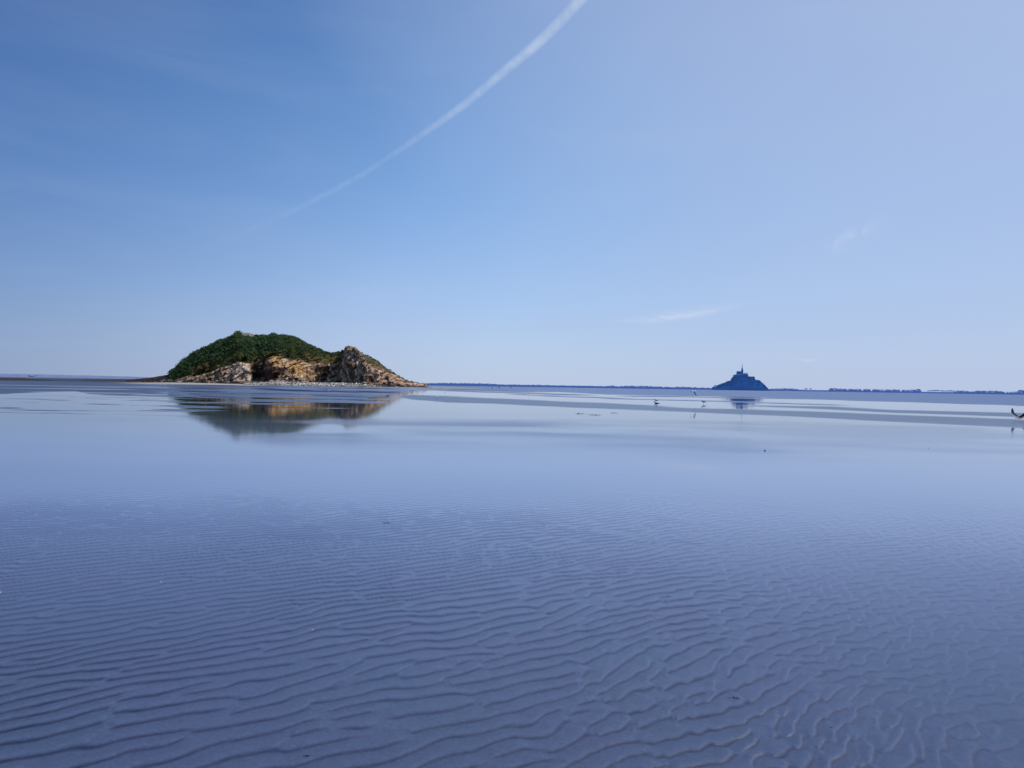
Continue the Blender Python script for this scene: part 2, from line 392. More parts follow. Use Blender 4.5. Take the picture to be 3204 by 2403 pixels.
    # the same rippled sand to either side of the viewer and at their feet
    def sheet(xs, ys):
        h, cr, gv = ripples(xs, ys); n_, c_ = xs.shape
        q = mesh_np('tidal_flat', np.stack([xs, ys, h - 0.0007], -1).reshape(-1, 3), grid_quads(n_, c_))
        fattr(q, 'crest', cr); fattr(q, 'groove_shade', gv); fattr(q, 'sand', film_of(xs, ys))
        tag(link('tidal_flat', q, m), kind='structure')
    ys_ = np.concatenate([np.arange(1.6, 8, 0.03), np.arange(8, 24, 0.07)])[:, None]
    t_ = np.linspace(0, 1, 420)[None, :]
    sheet(1.15 * ys_ - 0.04 + 14 * t_, ys_ + 0 * t_); sheet(-(1.15 * ys_ - 0.04 + 14 * t_[:, ::-1]), ys_ + 0 * t_)
    yb_ = np.arange(-5, 1.64, 0.03)[:, None]; xb_ = np.arange(-15.8, 15.8, 0.03)[None, :]
    sheet(xb_ + 0 * yb_, yb_ + 0 * xb_)
    # the rest of the bay all around, a hand's breadth lower
    bm = bmesh.new(); N = 96; c0 = bm.verts.new((0, 0, -0.06)); prev = None; rings = []
    for r in (60, 900, 9000, 45000): rings.append([bm.verts.new((r * math.cos(2 * PI * i / N), r * math.sin(2 * PI * i / N), -0.06 - r * 1e-5)) for i in range(N)])
    for i in range(N): bm.faces.new((c0, rings[0][i], rings[0][(i + 1) % N]))
    for a, b in zip(rings, rings[1:]):
        for i in range(N): bm.faces.new((a[i], b[i], b[(i + 1) % N], a[(i + 1) % N]))
    me2 = bpy.data.meshes.new('ground'); bm.to_mesh(me2); bm.free()
    tag(link('ground', me2, m), kind='structure')

# ------------------------------------------------------------------ far coast
def strip(name, D, tops, mt, depth=400, step=6, rough=1.2, seed=5, front=-0.6, zmul=1.0):
    """low land seen far off; tops = (pixel column, pixel row of its skyline)"""
    xs = np.arange(tops[0][0], tops[-1][0] + 1, step)
    ty = ip(xs, tops)
    rows = [(-60, 0.0), (-20, 0.35), (0, 0.8), (60, 1.0), (depth, 0.9), (depth * 2, 0.0)]
    V = []
    for dy, k in rows:
        Yr = D + dy
        X = (xs - 1602) / F * Yr
        top = CAM_H + (yh(xs) - ty) / F * D
        n = rough * fbm(X * 0.02, X * 0 + dy * 0.03, seed, 4)
        z = np.where(k > 0, np.maximum(top, 1.0) * k + n * k, front)
        V.append(np.stack([X, np.full_like(X, Yr), z], -1))
    V = np.array(V).reshape(-1, 3)
    me = mesh_np(name, V, grid_quads(len(rows), len(xs)))
    return tag(link(name, me, mt), kind='structure')

def leaf_mesh(name, centres, radii, per, leaf, seed, squash=0.8):
    """foliage: many small leaf faces spread through clump volumes"""
    r = np.random.default_rng(seed)
    C = np.repeat(np.asarray(centres, float), per, 0); R = np.repeat(np.asarray(radii, float), per)
    n = len(C)
    d = r.normal(size=(n, 3)); d /= np.linalg.norm(d, axis=1)[:, None]; d[:, 2] = np.where(d[:, 2] < -0.3, -d[:, 2], d[:, 2])
    P = C + d * (R * r.uniform(0.55, 1.05, n))[:, None] * np.array([1, 1, squash])
    nrm = d + 0.55 * r.normal(size=(n, 3)); nrm /= np.linalg.norm(nrm, axis=1)[:, None]
    a = np.cross(nrm, r.normal(size=(n, 3))); a /= np.linalg.norm(a, axis=1)[:, None]; b = np.cross(nrm, a)
    s = (np.minimum(R * 0.5, leaf) * r.uniform(0.6, 1.3, n))[:, None]
    V = np.stack([P - a * s, P - b * s * 0.7, P + a * s, P + b * s * 0.7], 1).reshape(-1, 3)
    Q = np.arange(n * 4).reshape(-1, 4)
    return mesh_np(name, V, Q, False)

HAZE = {}
def build_coast():
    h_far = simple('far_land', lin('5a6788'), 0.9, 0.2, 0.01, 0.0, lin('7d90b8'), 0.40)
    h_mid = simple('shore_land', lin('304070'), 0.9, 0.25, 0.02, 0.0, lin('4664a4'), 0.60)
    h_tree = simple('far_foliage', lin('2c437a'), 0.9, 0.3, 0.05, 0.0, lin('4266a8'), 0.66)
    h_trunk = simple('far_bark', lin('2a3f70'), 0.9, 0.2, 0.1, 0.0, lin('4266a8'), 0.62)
    HAZE.update(far=h_far, mid=h_mid, tree=h_tree, trunk=h_trunk)
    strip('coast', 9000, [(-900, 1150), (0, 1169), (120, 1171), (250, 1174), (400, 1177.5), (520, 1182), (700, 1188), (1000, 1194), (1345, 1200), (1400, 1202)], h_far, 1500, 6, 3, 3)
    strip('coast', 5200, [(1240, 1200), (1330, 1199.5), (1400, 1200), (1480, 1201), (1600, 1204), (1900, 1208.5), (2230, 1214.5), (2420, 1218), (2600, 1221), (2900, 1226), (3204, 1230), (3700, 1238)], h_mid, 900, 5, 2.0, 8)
    # woods left of the mount: one mass
    C = []; R = []; r = random.Random(4)
    prof = [(1340, 1199), (1362, 1198.5), (1400, 1197.5), (1440, 1198), (1480, 1199), (1515, 1199), (1540, 1201), (1580, 1203), (1660, 1204), (1690, 1203), (1720, 1205), (1800, 1206.5), (1890, 1207.5), (1915, 1206), (1935, 1209), (1960, 1206.5), (2020, 1206.5), (2050, 1209), (2100, 1210.5), (2130, 1209.5), (2160, 1211), (2230, 1213)]
    px = 1338.0
    while px < 2232:
        D = r.uniform(5080, 5200); ptop = float(ip(px, prof)) + r.uniform(-0.9, 1.6)
        zt = CAM_H + (yh(px) - ptop) / F * D; rad = r.uniform(4.5, 8.5)
        for zz in np.arange(zt - rad, 0, -rad * 1.3): C.append(((px - 1602) / F * D + r.uniform(-3, 3), D, max(zz, 2))); R.append(rad)
        px += r.uniform(1.6, 3.8)
    me = leaf_mesh('woodland', C, R, 26, 3.2, 3)
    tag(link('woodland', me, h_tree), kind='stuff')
    # single trees along the shore on the right
    def tree_proto(kind, seed):
        rr = random.Random(seed); root = empty('tree')
        bm = bmesh.new(); top = 0.55 if kind == 'umbrella' else 0.35
        H = 20.0
        segs = 8
        def limb(a, b, r0, r1):
            a = Vector(a); b = Vector(b); q = (b - a).to_track_quat('Z', 'Y')
            ra = [bm.verts.new(a + q @ Vector((r0 * math.cos(2 * PI * i / segs), r0 * math.sin(2 * PI * i / segs), 0))) for i in range(segs)]
            rb = [bm.verts.new(b + q @ Vector((r1 * math.cos(2 * PI * i / segs), r1 * math.sin(2 * PI * i / segs), 0))) for i in range(segs)]
            for i in range(segs): bm.faces.new((ra[i], ra[(i + 1) % segs], rb[(i + 1) % segs], rb[i]))
        limb((0, 0, -1), (0.3, 0, H * top), 0.8, 0.5); limb((0.3, 0, H * top), (0.6, 0.2, H * 0.85), 0.5, 0.15)
        for j in range(5):
            an = rr.uniform(0, 2 * PI); limb((0.3, 0, H * top * rr.uniform(0.8, 1.1)), (4 * math.cos(an), 4 * math.sin(an), H * rr.uniform(0.65, 0.85)), 0.3, 0.1)
        me_t = bpy.data.meshes.new('trunk'); bm.to_mesh(me_t); bm.free()
        link('trunk', me_t, h_trunk, root)
        C = []; R = []
        for j in range(22 if kind != 'umbrella' else 14):
            an = rr.uniform(0, 2 * PI); rad = rr.uniform(0, 1) ** 0.6
            if kind == 'umbrella': C.append((7.5 * rad * math.cos(an), 7.5 * rad * math.sin(an), H * rr.uniform(0.74, 0.9))); R.append(rr.uniform(2, 3))
            else:
                zf = rr.uniform(0.22, 0.9); wdt = 6.5 * math.sin(PI * min(1, zf * 1.02)) ** 0.6
                C.append((wdt * rad * math.cos(an), wdt * rad * math.sin(an), H * zf)); R.append(rr.uniform(2.2, 3.6))
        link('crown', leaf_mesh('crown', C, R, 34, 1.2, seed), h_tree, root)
        return root
    protos = {'round': [tree_proto('round', s) for s in (1, 2, 3)], 'umbrella': [tree_proto('umbrella', s) for s in (5, 6)]}
    used = set()
    def put(kind, px, top, base_D, label, group):
        pr = r.choice(protos[kind])
        if id(pr) not in used: used.add(id(pr)); o = pr
        else:
            o = pr.copy(); COL.objects.link(o)
            for ch in pr.children:
                c = ch.copy(); COL.objects.link(c); c.parent = o
        z0 = 0.0
        zt = CAM_H + (yh(px) - top) / F * base_D
        o.location = ((px - 1602) / F * base_D, base_D, z0); s = max(zt, 6) / 19.5
        o.scale = (s * r.uniform(1.0, 1.3), s, s); o.rotation_euler.z = r.choice((0, 0.4, 2.0, 3.4))
        tag(o, label, 'tree', group)
    GR = 'trees along the far shore'
    def row(x0, x1, stepx, tops, kind, label, group):
        x = x0
        while x <= x1:
            put(kind, x, float(ip(x, tops)) + r.uniform(-0.8, 0.8), r.uniform(4850, 4980), label, group); x += stepx * r.uniform(0.8, 1.2)
    row(2412, 2505, 6.5, [(2412, 1217), (2430, 1215.5), (2475, 1215), (2490, 1217), (2505, 1219)], 'round', 'hazy blue tree in the low row just right of the abbey mount', 'low tree row right of the mount')
    put('umbrella', 2522, 1215, 4900, 'left one of two flat-topped trees standing apart on the far shore', 'pair of flat-topped trees')
    put('umbrella', 2536, 1215.3, 4900, 'right one of two flat-topped trees standing apart on the far shore', 'pair of flat-topped trees')
    row(2597, 2697, 6.0, [(2597, 1215.5), (2610, 1214.5), (2640, 1217), (2690, 1217.5), (2700, 1219)], 'round', 'dark tree in the tall block of trees at mid right on the far shore', 'tall block of shore trees')
    row(2704, 2724, 6.0, [(2704, 1218), (2724, 1218)], 'round', 'dark tree in the short clump between two gaps on the far shore', 'short clump of shore trees')
    row(2733, 2818, 6.5, [(2733, 1218), (2800, 1219.5), (2818, 1219.5)], 'round', 'dark tree in the even row right of the short clump on the far shore', 'even row of shore trees')
    row(2825, 2882, 6.5, [(2825, 1219.5), (2860, 1220), (2874, 1218), (2882, 1220)], 'round', 'dark tree in the row ending with a taller tree on the far shore', 'row ending in a taller tree')
    row(2905, 2982, 8.5, [(2905, 1222), (2920, 1221), (2950, 1221.5), (2982, 1222)], 'umbrella', 'flat-topped tree with bare trunk in the lacy row on the far shore', 'lacy row of flat-topped trees')
    row(2988, 3146, 6.0, [(2988, 1223), (3020, 1222.5), (3040, 1225), (3060, 1223), (3120, 1223.5), (3146, 1226)], 'round', 'dark tree in the long solid row at far right on the shore', 'long solid row of shore trees')
    row(3152, 3260, 8.0, [(3152, 1226), (3185, 1225), (3192, 1221), (3204, 1221.5), (3260, 1224)], 'round', 'dark tree at the right end of the far shore', 'trees at the right end of the shore')
    # pale sand spit far out
    # (drawn by the damp/pale bands of the flat)

# ------------------------------------------------------------------ the abbey mount
def box_bm(bm, x0, x1, y0, y1, z0, z1, bevel=0):
    v = [bm.verts.new(p) for p in ((x0, y0, z0), (x1, y0, z0), (x1, y1, z0), (x0, y1, z0), (x0, y0, z1), (x1, y0, z1), (x1, y1, z1), (x0, y1, z1))]
    for f in ((0, 3, 2, 1), (4, 5, 6, 7), (0, 1, 5, 4), (1, 2, 6, 5), (2, 3, 7, 6), (3, 0, 4, 7)): bm.faces.new([v[i] for i in f])
def gable_bm(bm, x0, x1, y0, y1, z0, z1, hip=0.0):
    ym = (y0 + y1) / 2
    v = [bm.verts.new(p) for p in ((x0, y0, z0), (x1, y0, z0), (x1, y1, z0), (x0, y1, z0), (x0 + hip, ym, z1), (x1 - hip, ym, z1))]
    for f in ((0, 1, 5, 4), (2, 3, 4, 5), (0, 4, 3), (1, 2, 5), (0, 3, 2, 1)): bm.faces.new([v[i] for i in f])
def obj_bm(name, bm, m, parent=None):
    bmesh.ops.recalc_face_normals(bm, faces=bm.faces)
    me = bpy.data.meshes.new(name); bm.to_mesh(me); bm.free(); return link(name, me, m, parent)

def build_mount():
    D = 4000.0; px0 = 2321.0
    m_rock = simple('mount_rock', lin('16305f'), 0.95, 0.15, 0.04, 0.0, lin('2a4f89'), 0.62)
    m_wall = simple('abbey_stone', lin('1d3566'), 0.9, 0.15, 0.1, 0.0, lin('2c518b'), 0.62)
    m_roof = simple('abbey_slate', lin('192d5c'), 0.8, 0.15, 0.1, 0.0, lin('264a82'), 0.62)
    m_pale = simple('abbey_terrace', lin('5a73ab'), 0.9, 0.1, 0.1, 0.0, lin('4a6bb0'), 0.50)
    X = lambda px: (px - px0) / F * D
    Zp = lambda px, py: CAM_H + (yh(px) - py) / F * D
    base = Vector(((px0 - 1602) / F * D, D, 0)); th = math.atan2(base.x, D)
    def face(o): o.location = base; o.rotation_euler.z = -th; o.scale = (math.cos(th), 1, 1)
    prof = [(2224, 1223.5), (2228.5, 1216), (2230, 1211), (2237, 1208.5), (2251, 1204.6), (2261, 1200.8), (2273, 1195), (2285, 1192), (2290, 1182), (2296, 1178), (2320, 1174), (2345, 1178), (2360, 1183), (2365, 1190), (2377, 1190.5), (2381, 1197), (2388, 1204), (2397, 1213), (2408, 1222), (2414, 1224)]
    nx, ny = 240, 90
    xs = np.linspace(X(2222), X(2414), nx); ys = np.linspace(-150, 190, ny)
    zt = np.array([Zp(px, py) for px, py in prof]); pz = np.interp(xs, [X(p[0]) for p in prof], zt)
    XX, YY = np.meshgrid(xs, ys)
    cross = np.clip(1 - (np.abs(YY - 0) / np.where(YY < 0, 150, 190)) ** 1.7, 0, 1)
    n = fbm(XX * 0.03, YY * 0.03, 91, 5); n2 = fbm(XX * 0.13, YY * 0.13, 95, 3)
    Zz = (pz[None, :] + 3) * cross ** 0.55 + (n * 7 + n2 * 4.5) * np.minimum(cross * 3, 1) * np.clip(pz[None, :] / 30, 0, 1) - 3
    me = mesh_np('rock', np.stack([XX, YY, Zz], -1).reshape(-1, 3), grid_quads(ny, nx))
    mo = empty('rocky_mount', base); face(mo); tag(mo, 'steep blue-hazed rocky mount crowned by the spired abbey on the horizon', 'rock island')
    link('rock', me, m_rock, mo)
    # trees clinging to the slopes
    r = random.Random(12); C = []; R = []
    for _ in range(420):
        x = r.uniform(X(2234), X(2402)); y = r.uniform(-130, 10)
        i = int(np.argmin(abs(xs - x))); j = int(np.argmin(abs(ys - y))); z = float(Zz[j, i])
        if 6 < z < 84: C.append((x, y, z + 1)); R.append(r.uniform(2.5, 5.0))
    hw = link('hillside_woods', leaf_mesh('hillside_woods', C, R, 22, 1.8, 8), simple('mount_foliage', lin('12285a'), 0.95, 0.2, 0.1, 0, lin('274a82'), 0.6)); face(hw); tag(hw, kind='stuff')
    # abbey
    ab = empty('abbey', (base.x, base.y, 0)); face(ab); tag(ab, 'blue-hazed abbey church with a needle spire on top of the rocky mount', 'abbey')
    bm = bmesh.new(); box_bm(bm, X(2293.5), X(2341), -62, 50, 62, Zp(2300, 1173.5))
    for px in (2296, 2301, 2306, 2312, 2318, 2324, 2330, 2336): box_bm(bm, X(px) - 1.2, X(px) + 1.2, -66, -62.2, 55, Zp(2300, 1175))
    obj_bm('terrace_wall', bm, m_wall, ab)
    bm = bmesh.new(); box_bm(bm, X(2300), X(2321), -64, -60, Zp(2310, 1174) + 0.4, Zp(2310, 1171.6)); obj_bm('parapet', bm, m_pale, ab)
    z_n = Zp(2310, 1166.5)
    bm = bmesh.new(); box_bm(bm, X(2303.6), X(2319), -14, 14, 96, z_n)
    for k in range(6): box_bm(bm, X(2305 + 2.3 * k) - 0.7, X(2305 + 2.3 * k) + 0.7, -18, -14.1, 96, z_n - 3)
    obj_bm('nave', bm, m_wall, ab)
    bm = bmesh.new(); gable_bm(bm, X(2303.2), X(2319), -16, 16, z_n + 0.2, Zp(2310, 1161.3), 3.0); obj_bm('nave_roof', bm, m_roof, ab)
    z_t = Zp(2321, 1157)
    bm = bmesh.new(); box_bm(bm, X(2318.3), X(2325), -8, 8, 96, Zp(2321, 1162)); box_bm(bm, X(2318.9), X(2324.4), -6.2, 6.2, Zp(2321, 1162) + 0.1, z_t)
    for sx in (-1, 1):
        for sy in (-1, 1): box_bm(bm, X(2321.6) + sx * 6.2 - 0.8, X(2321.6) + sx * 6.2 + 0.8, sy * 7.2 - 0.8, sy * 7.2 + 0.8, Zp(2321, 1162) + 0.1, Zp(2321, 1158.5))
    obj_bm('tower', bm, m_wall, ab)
    bm = bmesh.new(); prev = None
    for zz, rd in ((z_t + 0.1, 5.6), (Zp(2321, 1154), 4.2), (Zp(2321, 1150.5), 2.3), (Zp(2321, 1147), 1.7), (Zp(2321, 1141), 0.9), (Zp(2321, 1137.6), 0.25)):
        ring = [bm.verts.new((X(2321.5) + rd * math.cos(PI / 4 * i), rd * math.sin(PI / 4 * i), zz)) for i in range(8)]
        if prev:
            for i in range(8): bm.faces.new((prev[i], prev[(i + 1) % 8], ring[(i + 1) % 8], ring[i]))
        prev = ring
    bm.faces.new(prev); obj_bm('spire', bm, m_roof, ab)
    z_c = Zp(2332, 1170)
    bm = bmesh.new(); box_bm(bm, X(2325.2), X(2339.2), -12, 12, 96, z_c)
    for k in range(5): box_bm(bm, X(2327 + 2.8 * k) - 0.6, X(2327 + 2.8 * k) + 0.6, -17, -12.1, 96, z_c - 2)
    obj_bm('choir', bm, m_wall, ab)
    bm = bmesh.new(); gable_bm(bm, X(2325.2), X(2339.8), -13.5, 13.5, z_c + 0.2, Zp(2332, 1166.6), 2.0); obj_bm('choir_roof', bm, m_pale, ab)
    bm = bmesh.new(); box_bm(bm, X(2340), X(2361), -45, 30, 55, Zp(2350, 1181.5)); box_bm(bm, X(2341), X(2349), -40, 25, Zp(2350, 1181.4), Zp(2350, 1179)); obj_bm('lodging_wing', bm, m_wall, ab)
    bm = bmesh.new(); gable_bm(bm, X(2349.5), X(2361.3), -46, 31, Zp(2350, 1181.2), Zp(2350, 1178.2), 4); obj_bm('wing_roof', bm, m_roof, ab)
    # rampart with bastion and a roof at the left foot
    rp = empty('rampart', (base.x, base.y, 0)); face(rp); tag(rp, 'low rampart wall along the waterline at the foot of the rocky mount', 'wall')
    bm = bmesh.new()
    for a, b in ((2236, 2270), (2270.2, 2310), (2310.2, 2350), (2350.2, 2395)): box_bm(bm, X(a), X(b), -156, -150, -1, 4.5 + (a % 3))
    obj_bm('curtain_wall', bm, m_rock, rp)
    bm = bmesh.new()
    prev = None
    for zz, rd in ((-1, 8), (14, 7.2), (14.2, 8), (18, 8)):
        ring = [bm.verts.new((X(2232.5) + rd * math.cos(PI / 6 * i), -90 + rd * math.sin(PI / 6 * i), zz)) for i in range(12)]
        if prev:
            for i in range(12): bm.faces.new((prev[i], prev[(i + 1) % 12], ring[(i + 1) % 12], ring[i]))
        prev = ring
    bm.faces.new(prev); obj_bm('bastion', bm, m_wall, rp)
    hs = empty('house', (base.x, base.y, 0)); face(hs); tag(hs, 'pale-roofed house above the bastion at the left foot of the rocky mount', 'house')
    bm = bmesh.new(); box_bm(bm, X(2236), X(2243), -110, -85, 6, Zp(2240, 1212)); obj_bm('wall', bm, m_wall, hs)
    bm = bmesh.new(); gable_bm(bm, X(2235.6), X(2243.4), -112, -83, Zp(2240, 1211.9), Zp(2240, 1209.3), 1.5); obj_bm('roof', bm, m_pale, hs)

# ------------------------------------------------------------------ the near island
ISL = {}
def build_island():
    YR = 452.0                                         # range of the ridge
    sky = [(405, 1187.5), (423, 1185.5), (480, 1179.5), (502, 1176), (525, 1173.5), (530, 1166), (548, 1157), (566, 1138), (588, 1122.5), (607, 1109), (638, 1092), (661, 1080), (683, 1067), (706, 1063), (726, 1053), (735, 1045), (749, 1043), (755, 1049),
           (769, 1051), (788, 1053), (819, 1056), (839, 1056), (849, 1052), (875, 1055), (909, 1059.5), (943, 1069.5), (966, 1081), (980, 1088), (1008, 1099.5), (1031, 1106.5), (1058, 1106), (1074, 1098), (1079, 1086), (1090, 1084.5), (1110, 1088), (1126, 1102.5), (1155, 1117), (1182, 1132), (1203, 1149), (1221, 1160.5), (1239, 1172), (1262, 1186), (1284, 1193), (1307, 1197.5), (1334, 1201.5), (1345, 1211)]
    foot = [(405, 410), (480, 410), (560, 408), (640, 405), (700, 401), (740, 398), (790, 396), (850, 393), (900, 391), (960, 391), (1000, 391), (1060, 389), (1120, 387), (1180, 385), (1260, 384), (1345, 384)]
    cliff = [(405, 440), (520, 432), (600, 426), (690, 420), (705, 413), (740, 409), (775, 410), (783, 414), (790, 424), (805, 425), (824, 423), (835, 412), (842, 406), (860, 403), (900, 403), (940, 404), (962, 407), (968, 418), (985, 423), (1000, 422), (1020, 425), (1045, 420), (1080, 414), (1110, 407), (1135, 399), (1146, 395), (1152, 396), (1180, 398), (1220, 403), (1260, 410), (1345, 425)]
    ctop = [(405, 0.10), (520, 0.25), (600, 0.25), (690, 0.34), (740, 0.41), (780, 0.41), (800, 0.40), (835, 0.56), (870, 0.56), (900, 0.51), (960, 0.53), (985, 0.56), (1020, 0.60), (1058, 0.72), (1074, 0.90), (1090, 0.95), (1120, 0.88), (1150, 0.74), (1200, 0.78), (1260, 0.8), (1345, 0.8)]
    nx, ny = 760, 300
    pxs = np.linspace(396, 1352, nx); tt = np.linspace(0, 1, ny)
    # rows run from the foot (t=0) through cliff to ridge (t=0.72) and down the back
    Yf = ip(pxs, foot); Yc = ip(pxs, cliff); ct = ip(pxs, ctop)
    zr = CAM_H + (yh(pxs) - ip(pxs, sky)) / F * YR
    PX, T = np.meshgrid(pxs, tt)
    jit = 1.0 * fbm(PX * 0.06, T * 14, 7, 3)
    zr2 = zr[None, :]; z_foot = bank_height(PX, Yf[None, :] + 0 * T) - 0.5
    rockz = 3.4 * sst(405, 520, pxs)[None, :]           # rubble apron height
    # piecewise in t: apron 0-.22, cliff .22-.5, upper slope .5-.75, back .75-1
    cl_base = np.minimum(z_foot + rockz * (0.75 + 0.4 * fbm(PX * 0.03, 0 * PX, 14, 3)), zr2 * 0.5)
    cl_top = np.maximum(cl_base, zr2 * ct[None, :])
    a = np.clip(T / 0.22, 0, 1); b = np.clip((T - 0.22) / 0.28, 0, 1); c = np.clip((T - 0.5) / 0.25, 0, 1); d = np.clip((T - 0.75) / 0.25, 0, 1)
    Ycl = Yc[None, :]
    cd = (3.0 + 4.0 * sst(0.2, 0.5, ct))[None, :]       # depth of the cliff face
    Ysm = ip(pxs, [(405, 448), (600, 436), (740, 424), (860, 423), (960, 424), (1010, 429), (1060, 428), (1100, 421), (1150, 410), (1200, 412), (1345, 430)])[None, :]
    Ytop = np.maximum(Ycl + 1.0, Ysm)
    YY = Yf[None, :] + (Ycl - Yf[None, :]) * a + (Ytop - Ycl) * b + (YR - Ytop) * c + 75 * d
    Z = z_foot + (cl_base - z_foot) * a ** 1.3 + (cl_top - cl_base) * (1 - (1 - b) ** 1.9) + (zr2 - cl_top) * np.sin(c * PI / 2) ** 0.92
    Z = Z * (1 - d ** 1.5) + (-1.0) * d ** 1.5
    XX = (PX - 1602) / F * YY
    # --- broken rock: blocks, joints and ribs pushed out along a mostly horizontal direction
    env = np.clip(zr2 / 8, 0, 1)
    sx_, sz_ = XX * 0.80 + Z * 0.60, -XX * 0.60 + Z * 0.80              # strata dip to the left
    wx_ = sx_ * 0.10 + 0.55 * fbm(XX * .15, Z * .2, 3, 4); wz_ = sz_ * 0.30 + 0.55 * fbm(XX * .15 + 7, Z * .2, 4, 4)
    w1, w2, v1 = worley(wx_, wz_, 21)
    ridge = 1 - np.abs(fbm(sx_ * 0.07, sz_ * 0.22 + YY * 0.02, 45, 5)) * 2.2
    q1, q2, v2 = worley(sx_ * 0.30 + 0.5 * fbm(XX * .5, Z * .5, 13, 3), sz_ * 0.75 + YY * 0.12 + 0.5 * fbm(XX * .5, Z * .5, 14, 3), 33)
    rib = fbm(XX * 0.10 + Z * 0.03, Z * 0.04, 41, 4)
    cm = sst(0.16, 0.24, T) * (1 - sst(0.50, 0.62, T))    # cliff mask
    am = 1 - sst(0.14, 0.26, T)                            # apron mask
    push = cm * env * (2.6 * (v1 - 0.5) + 1.8 * (v2 - 0.5) + 5.0 * rib + 4.0 * (ridge - 0.6) - 1.2 * np.exp(-((w2 - w1) / 0.07) ** 2))
    YY = YY - push
    XX = XX + cm * env * 1.6 * (v1 - 0.5)
    Z = Z + cm * env * (1.4 * (v2 - 0.5) + 0.8 * fbm(XX * 0.8, Z * 0.8 + YY, 43, 3))
    g1, g2, gv = worley(XX * 0.33, YY * 0.33, 51); h1, h2, hv = worley(XX * 0.8, YY * 0.8, 57)
    Z = Z + am * np.clip(a * 5, 0, 1) * env * (1.5 * (gv - 0.35) * np.clip((g2 - g1) * 2.2, 0, 1) + 0.8 * (hv - 0.3) * np.clip((h2 - h1) * 2.2, 0, 1))
    um = sst(0.5, 0.6, T)
    Z = Z + um * env * (1.2 * fbm(XX * 0.09, YY * 0.09, 61, 4) + 0.35 * fbm(XX * 0.5, YY * 0.5, 66, 3)) * (1 - 0.35 * np.exp(-((T - 0.75) / 0.04) ** 2))
    V = np.stack([XX, YY, Z], -1)
    # --- albedo, with flank and gully shade painted in
    def L(h): return np.array(lin(h)[:3])
    n_a = fbm(XX * 0.12, Z * 0.2 + YY * 0.03, 71, 4); n_b = fbm(XX * 0.5, Z * 0.5 + YY * 0.2, 75, 4)
    def mixc(a_, b_, m): return a_ * (1 - m[..., None]) + b_ * m[..., None]
    col = np.ones(XX.shape + (3,)) * L('ab8d76')
    col = mixc(col, np.ones(3) * L('e0cdb8'), sst(0.05, 0.45, n_b))
    col = mixc(col, np.ones(3) * L('4c3a2f'), sst(0.0, 0.4, -n_a))
    white = np.exp(-((PX - 745) / 42) ** 2) * (1 - sst(0.42, 0.5, T)); col = mixc(col, np.ones(3) * L('dccfc6'), 0.75 * white * sst(-0.5, 0.3, n_b))
    orange = (np.exp(-((PX - 925) / 30) ** 2) + 0.9 * np.exp(-((PX - 862) / 18) ** 2)) * sst(0.22, 0.3, T) * (1 - sst(0.42, 0.5, T)) * sst(-0.35, 0.25, n_a + 0.4 * n_b); col = mixc(col, np.ones(3) * L('c39445'), np.clip(orange, 0, 0.7))
    pink = sst(1135, 1160, PX); col = mixc(col, np.ones(3) * L('c2a088'), 0.65 * pink * sst(-0.5, 0.2, n_b))
    flank_shade = sst(985, 1010, PX) * (1 - sst(1132, 1150, PX)); col = mixc(col, np.ones(3) * L('6b5b4b'), 0.6 * flank_shade * sst(-0.4, 0.25, n_b + 0.3 * n_a))  # shaded left-facing flank of the promontory, darkened in the rock colour
    streak = sst(0.12, 0.34, fbm(sx_ * 0.5, sz_ * 0.12, 79, 4)) * flank_shade; col = mixc(col, np.ones(3) * L('d9c9b0'), 0.75 * streak)
    crev = np.exp(-((w2 - w1) / 0.06) ** 2) + 0.6 * np.exp(-((q2 - q1) / 0.06) ** 2); col = mixc(col, np.ones(3) * L('2c2522'), np.clip(crev * cm * sst(-0.2, 0.3, n_a + 0.3), 0, 0.8))
    gully_shade = sst(784, 790, PX) * (1 - sst(826, 838, PX)) * sst(0.2, 0.26, T) * (1 - sst(0.46, 0.54, T)); col = mixc(col, np.ones(3) * L('1e1b20'), 0.85 * gully_shade)  # shadow inside the cliff recess painted into the rock colour
    # apron: weed-dark boulders low down, mauve shingle above
    low = am * sst(-0.2, 0.4, fbm(XX * 0.3, YY * 0.3, 81, 3) + 0.65 - 0.9 * a)
    apr = np.ones(3) * L('463b3a') + 0 * col
    apr = mixc(apr, np.ones(3) * L('8b7868'), 0.8 * sst(0.25, 0.55, hv - 0.2))
    apr = mixc(apr, np.ones(3) * L('26231f'), np.clip(0.9 * low + sst(0.45, 0.2, g2 - g1) * 0.3, 0, 1))
    tipd = 1 - sst(520, 560, PX); apr = mixc(apr, np.ones(3) * L('2a2422'), 0.8 * tipd)
    lft = 1 - sst(660, 715, PX); col = mixc(col, np.ones(3) * L('6a5747'), 0.65 * lft * sst(-0.5, 0.1, 0.3 - n_b))
    col = mixc(col, apr, np.clip(am + tipd, 0, 1))
    # plants: brown turf at the cliff edge, then scrub green
    turf = sst(0.44, 0.52, T + 0.05 * n_a); brown = np.ones(3) * L('5d4f2c') + 0 * col
    brown = mixc(brown, np.ones(3) * L('3d4526'), sst(-0.2, 0.4, n_b))
    green_up = sst(0.50, 0.60, T + 0.07 * fbm(XX * 0.06, YY * 0.06, 91, 3) - 0.05 * sst(880, 980, PX) - 0.10 * sst(1040, 1100, PX))
    green_up = green_up * (1 - 0.75 * sst(1060, 1110, PX))
    green = np.ones(3) * L('26381f') + 0 * col
    turf = turf * sst(515, 545, PX)
    veg = np.clip(turf * (1 - 0.8 * np.exp(-((PX - 1095) / 28) ** 2)), 0, 1)
    col = mixc(col, brown, veg); col = mixc(col, green, green_up * veg)
    me = mesh_np('rock', V.reshape(-1, 3), grid_quads(ny, nx))
    cattr(me, 'tint', np.clip(col, 0, 1).reshape(-1, 3)); 
    m, t, p = mat('island_rock')
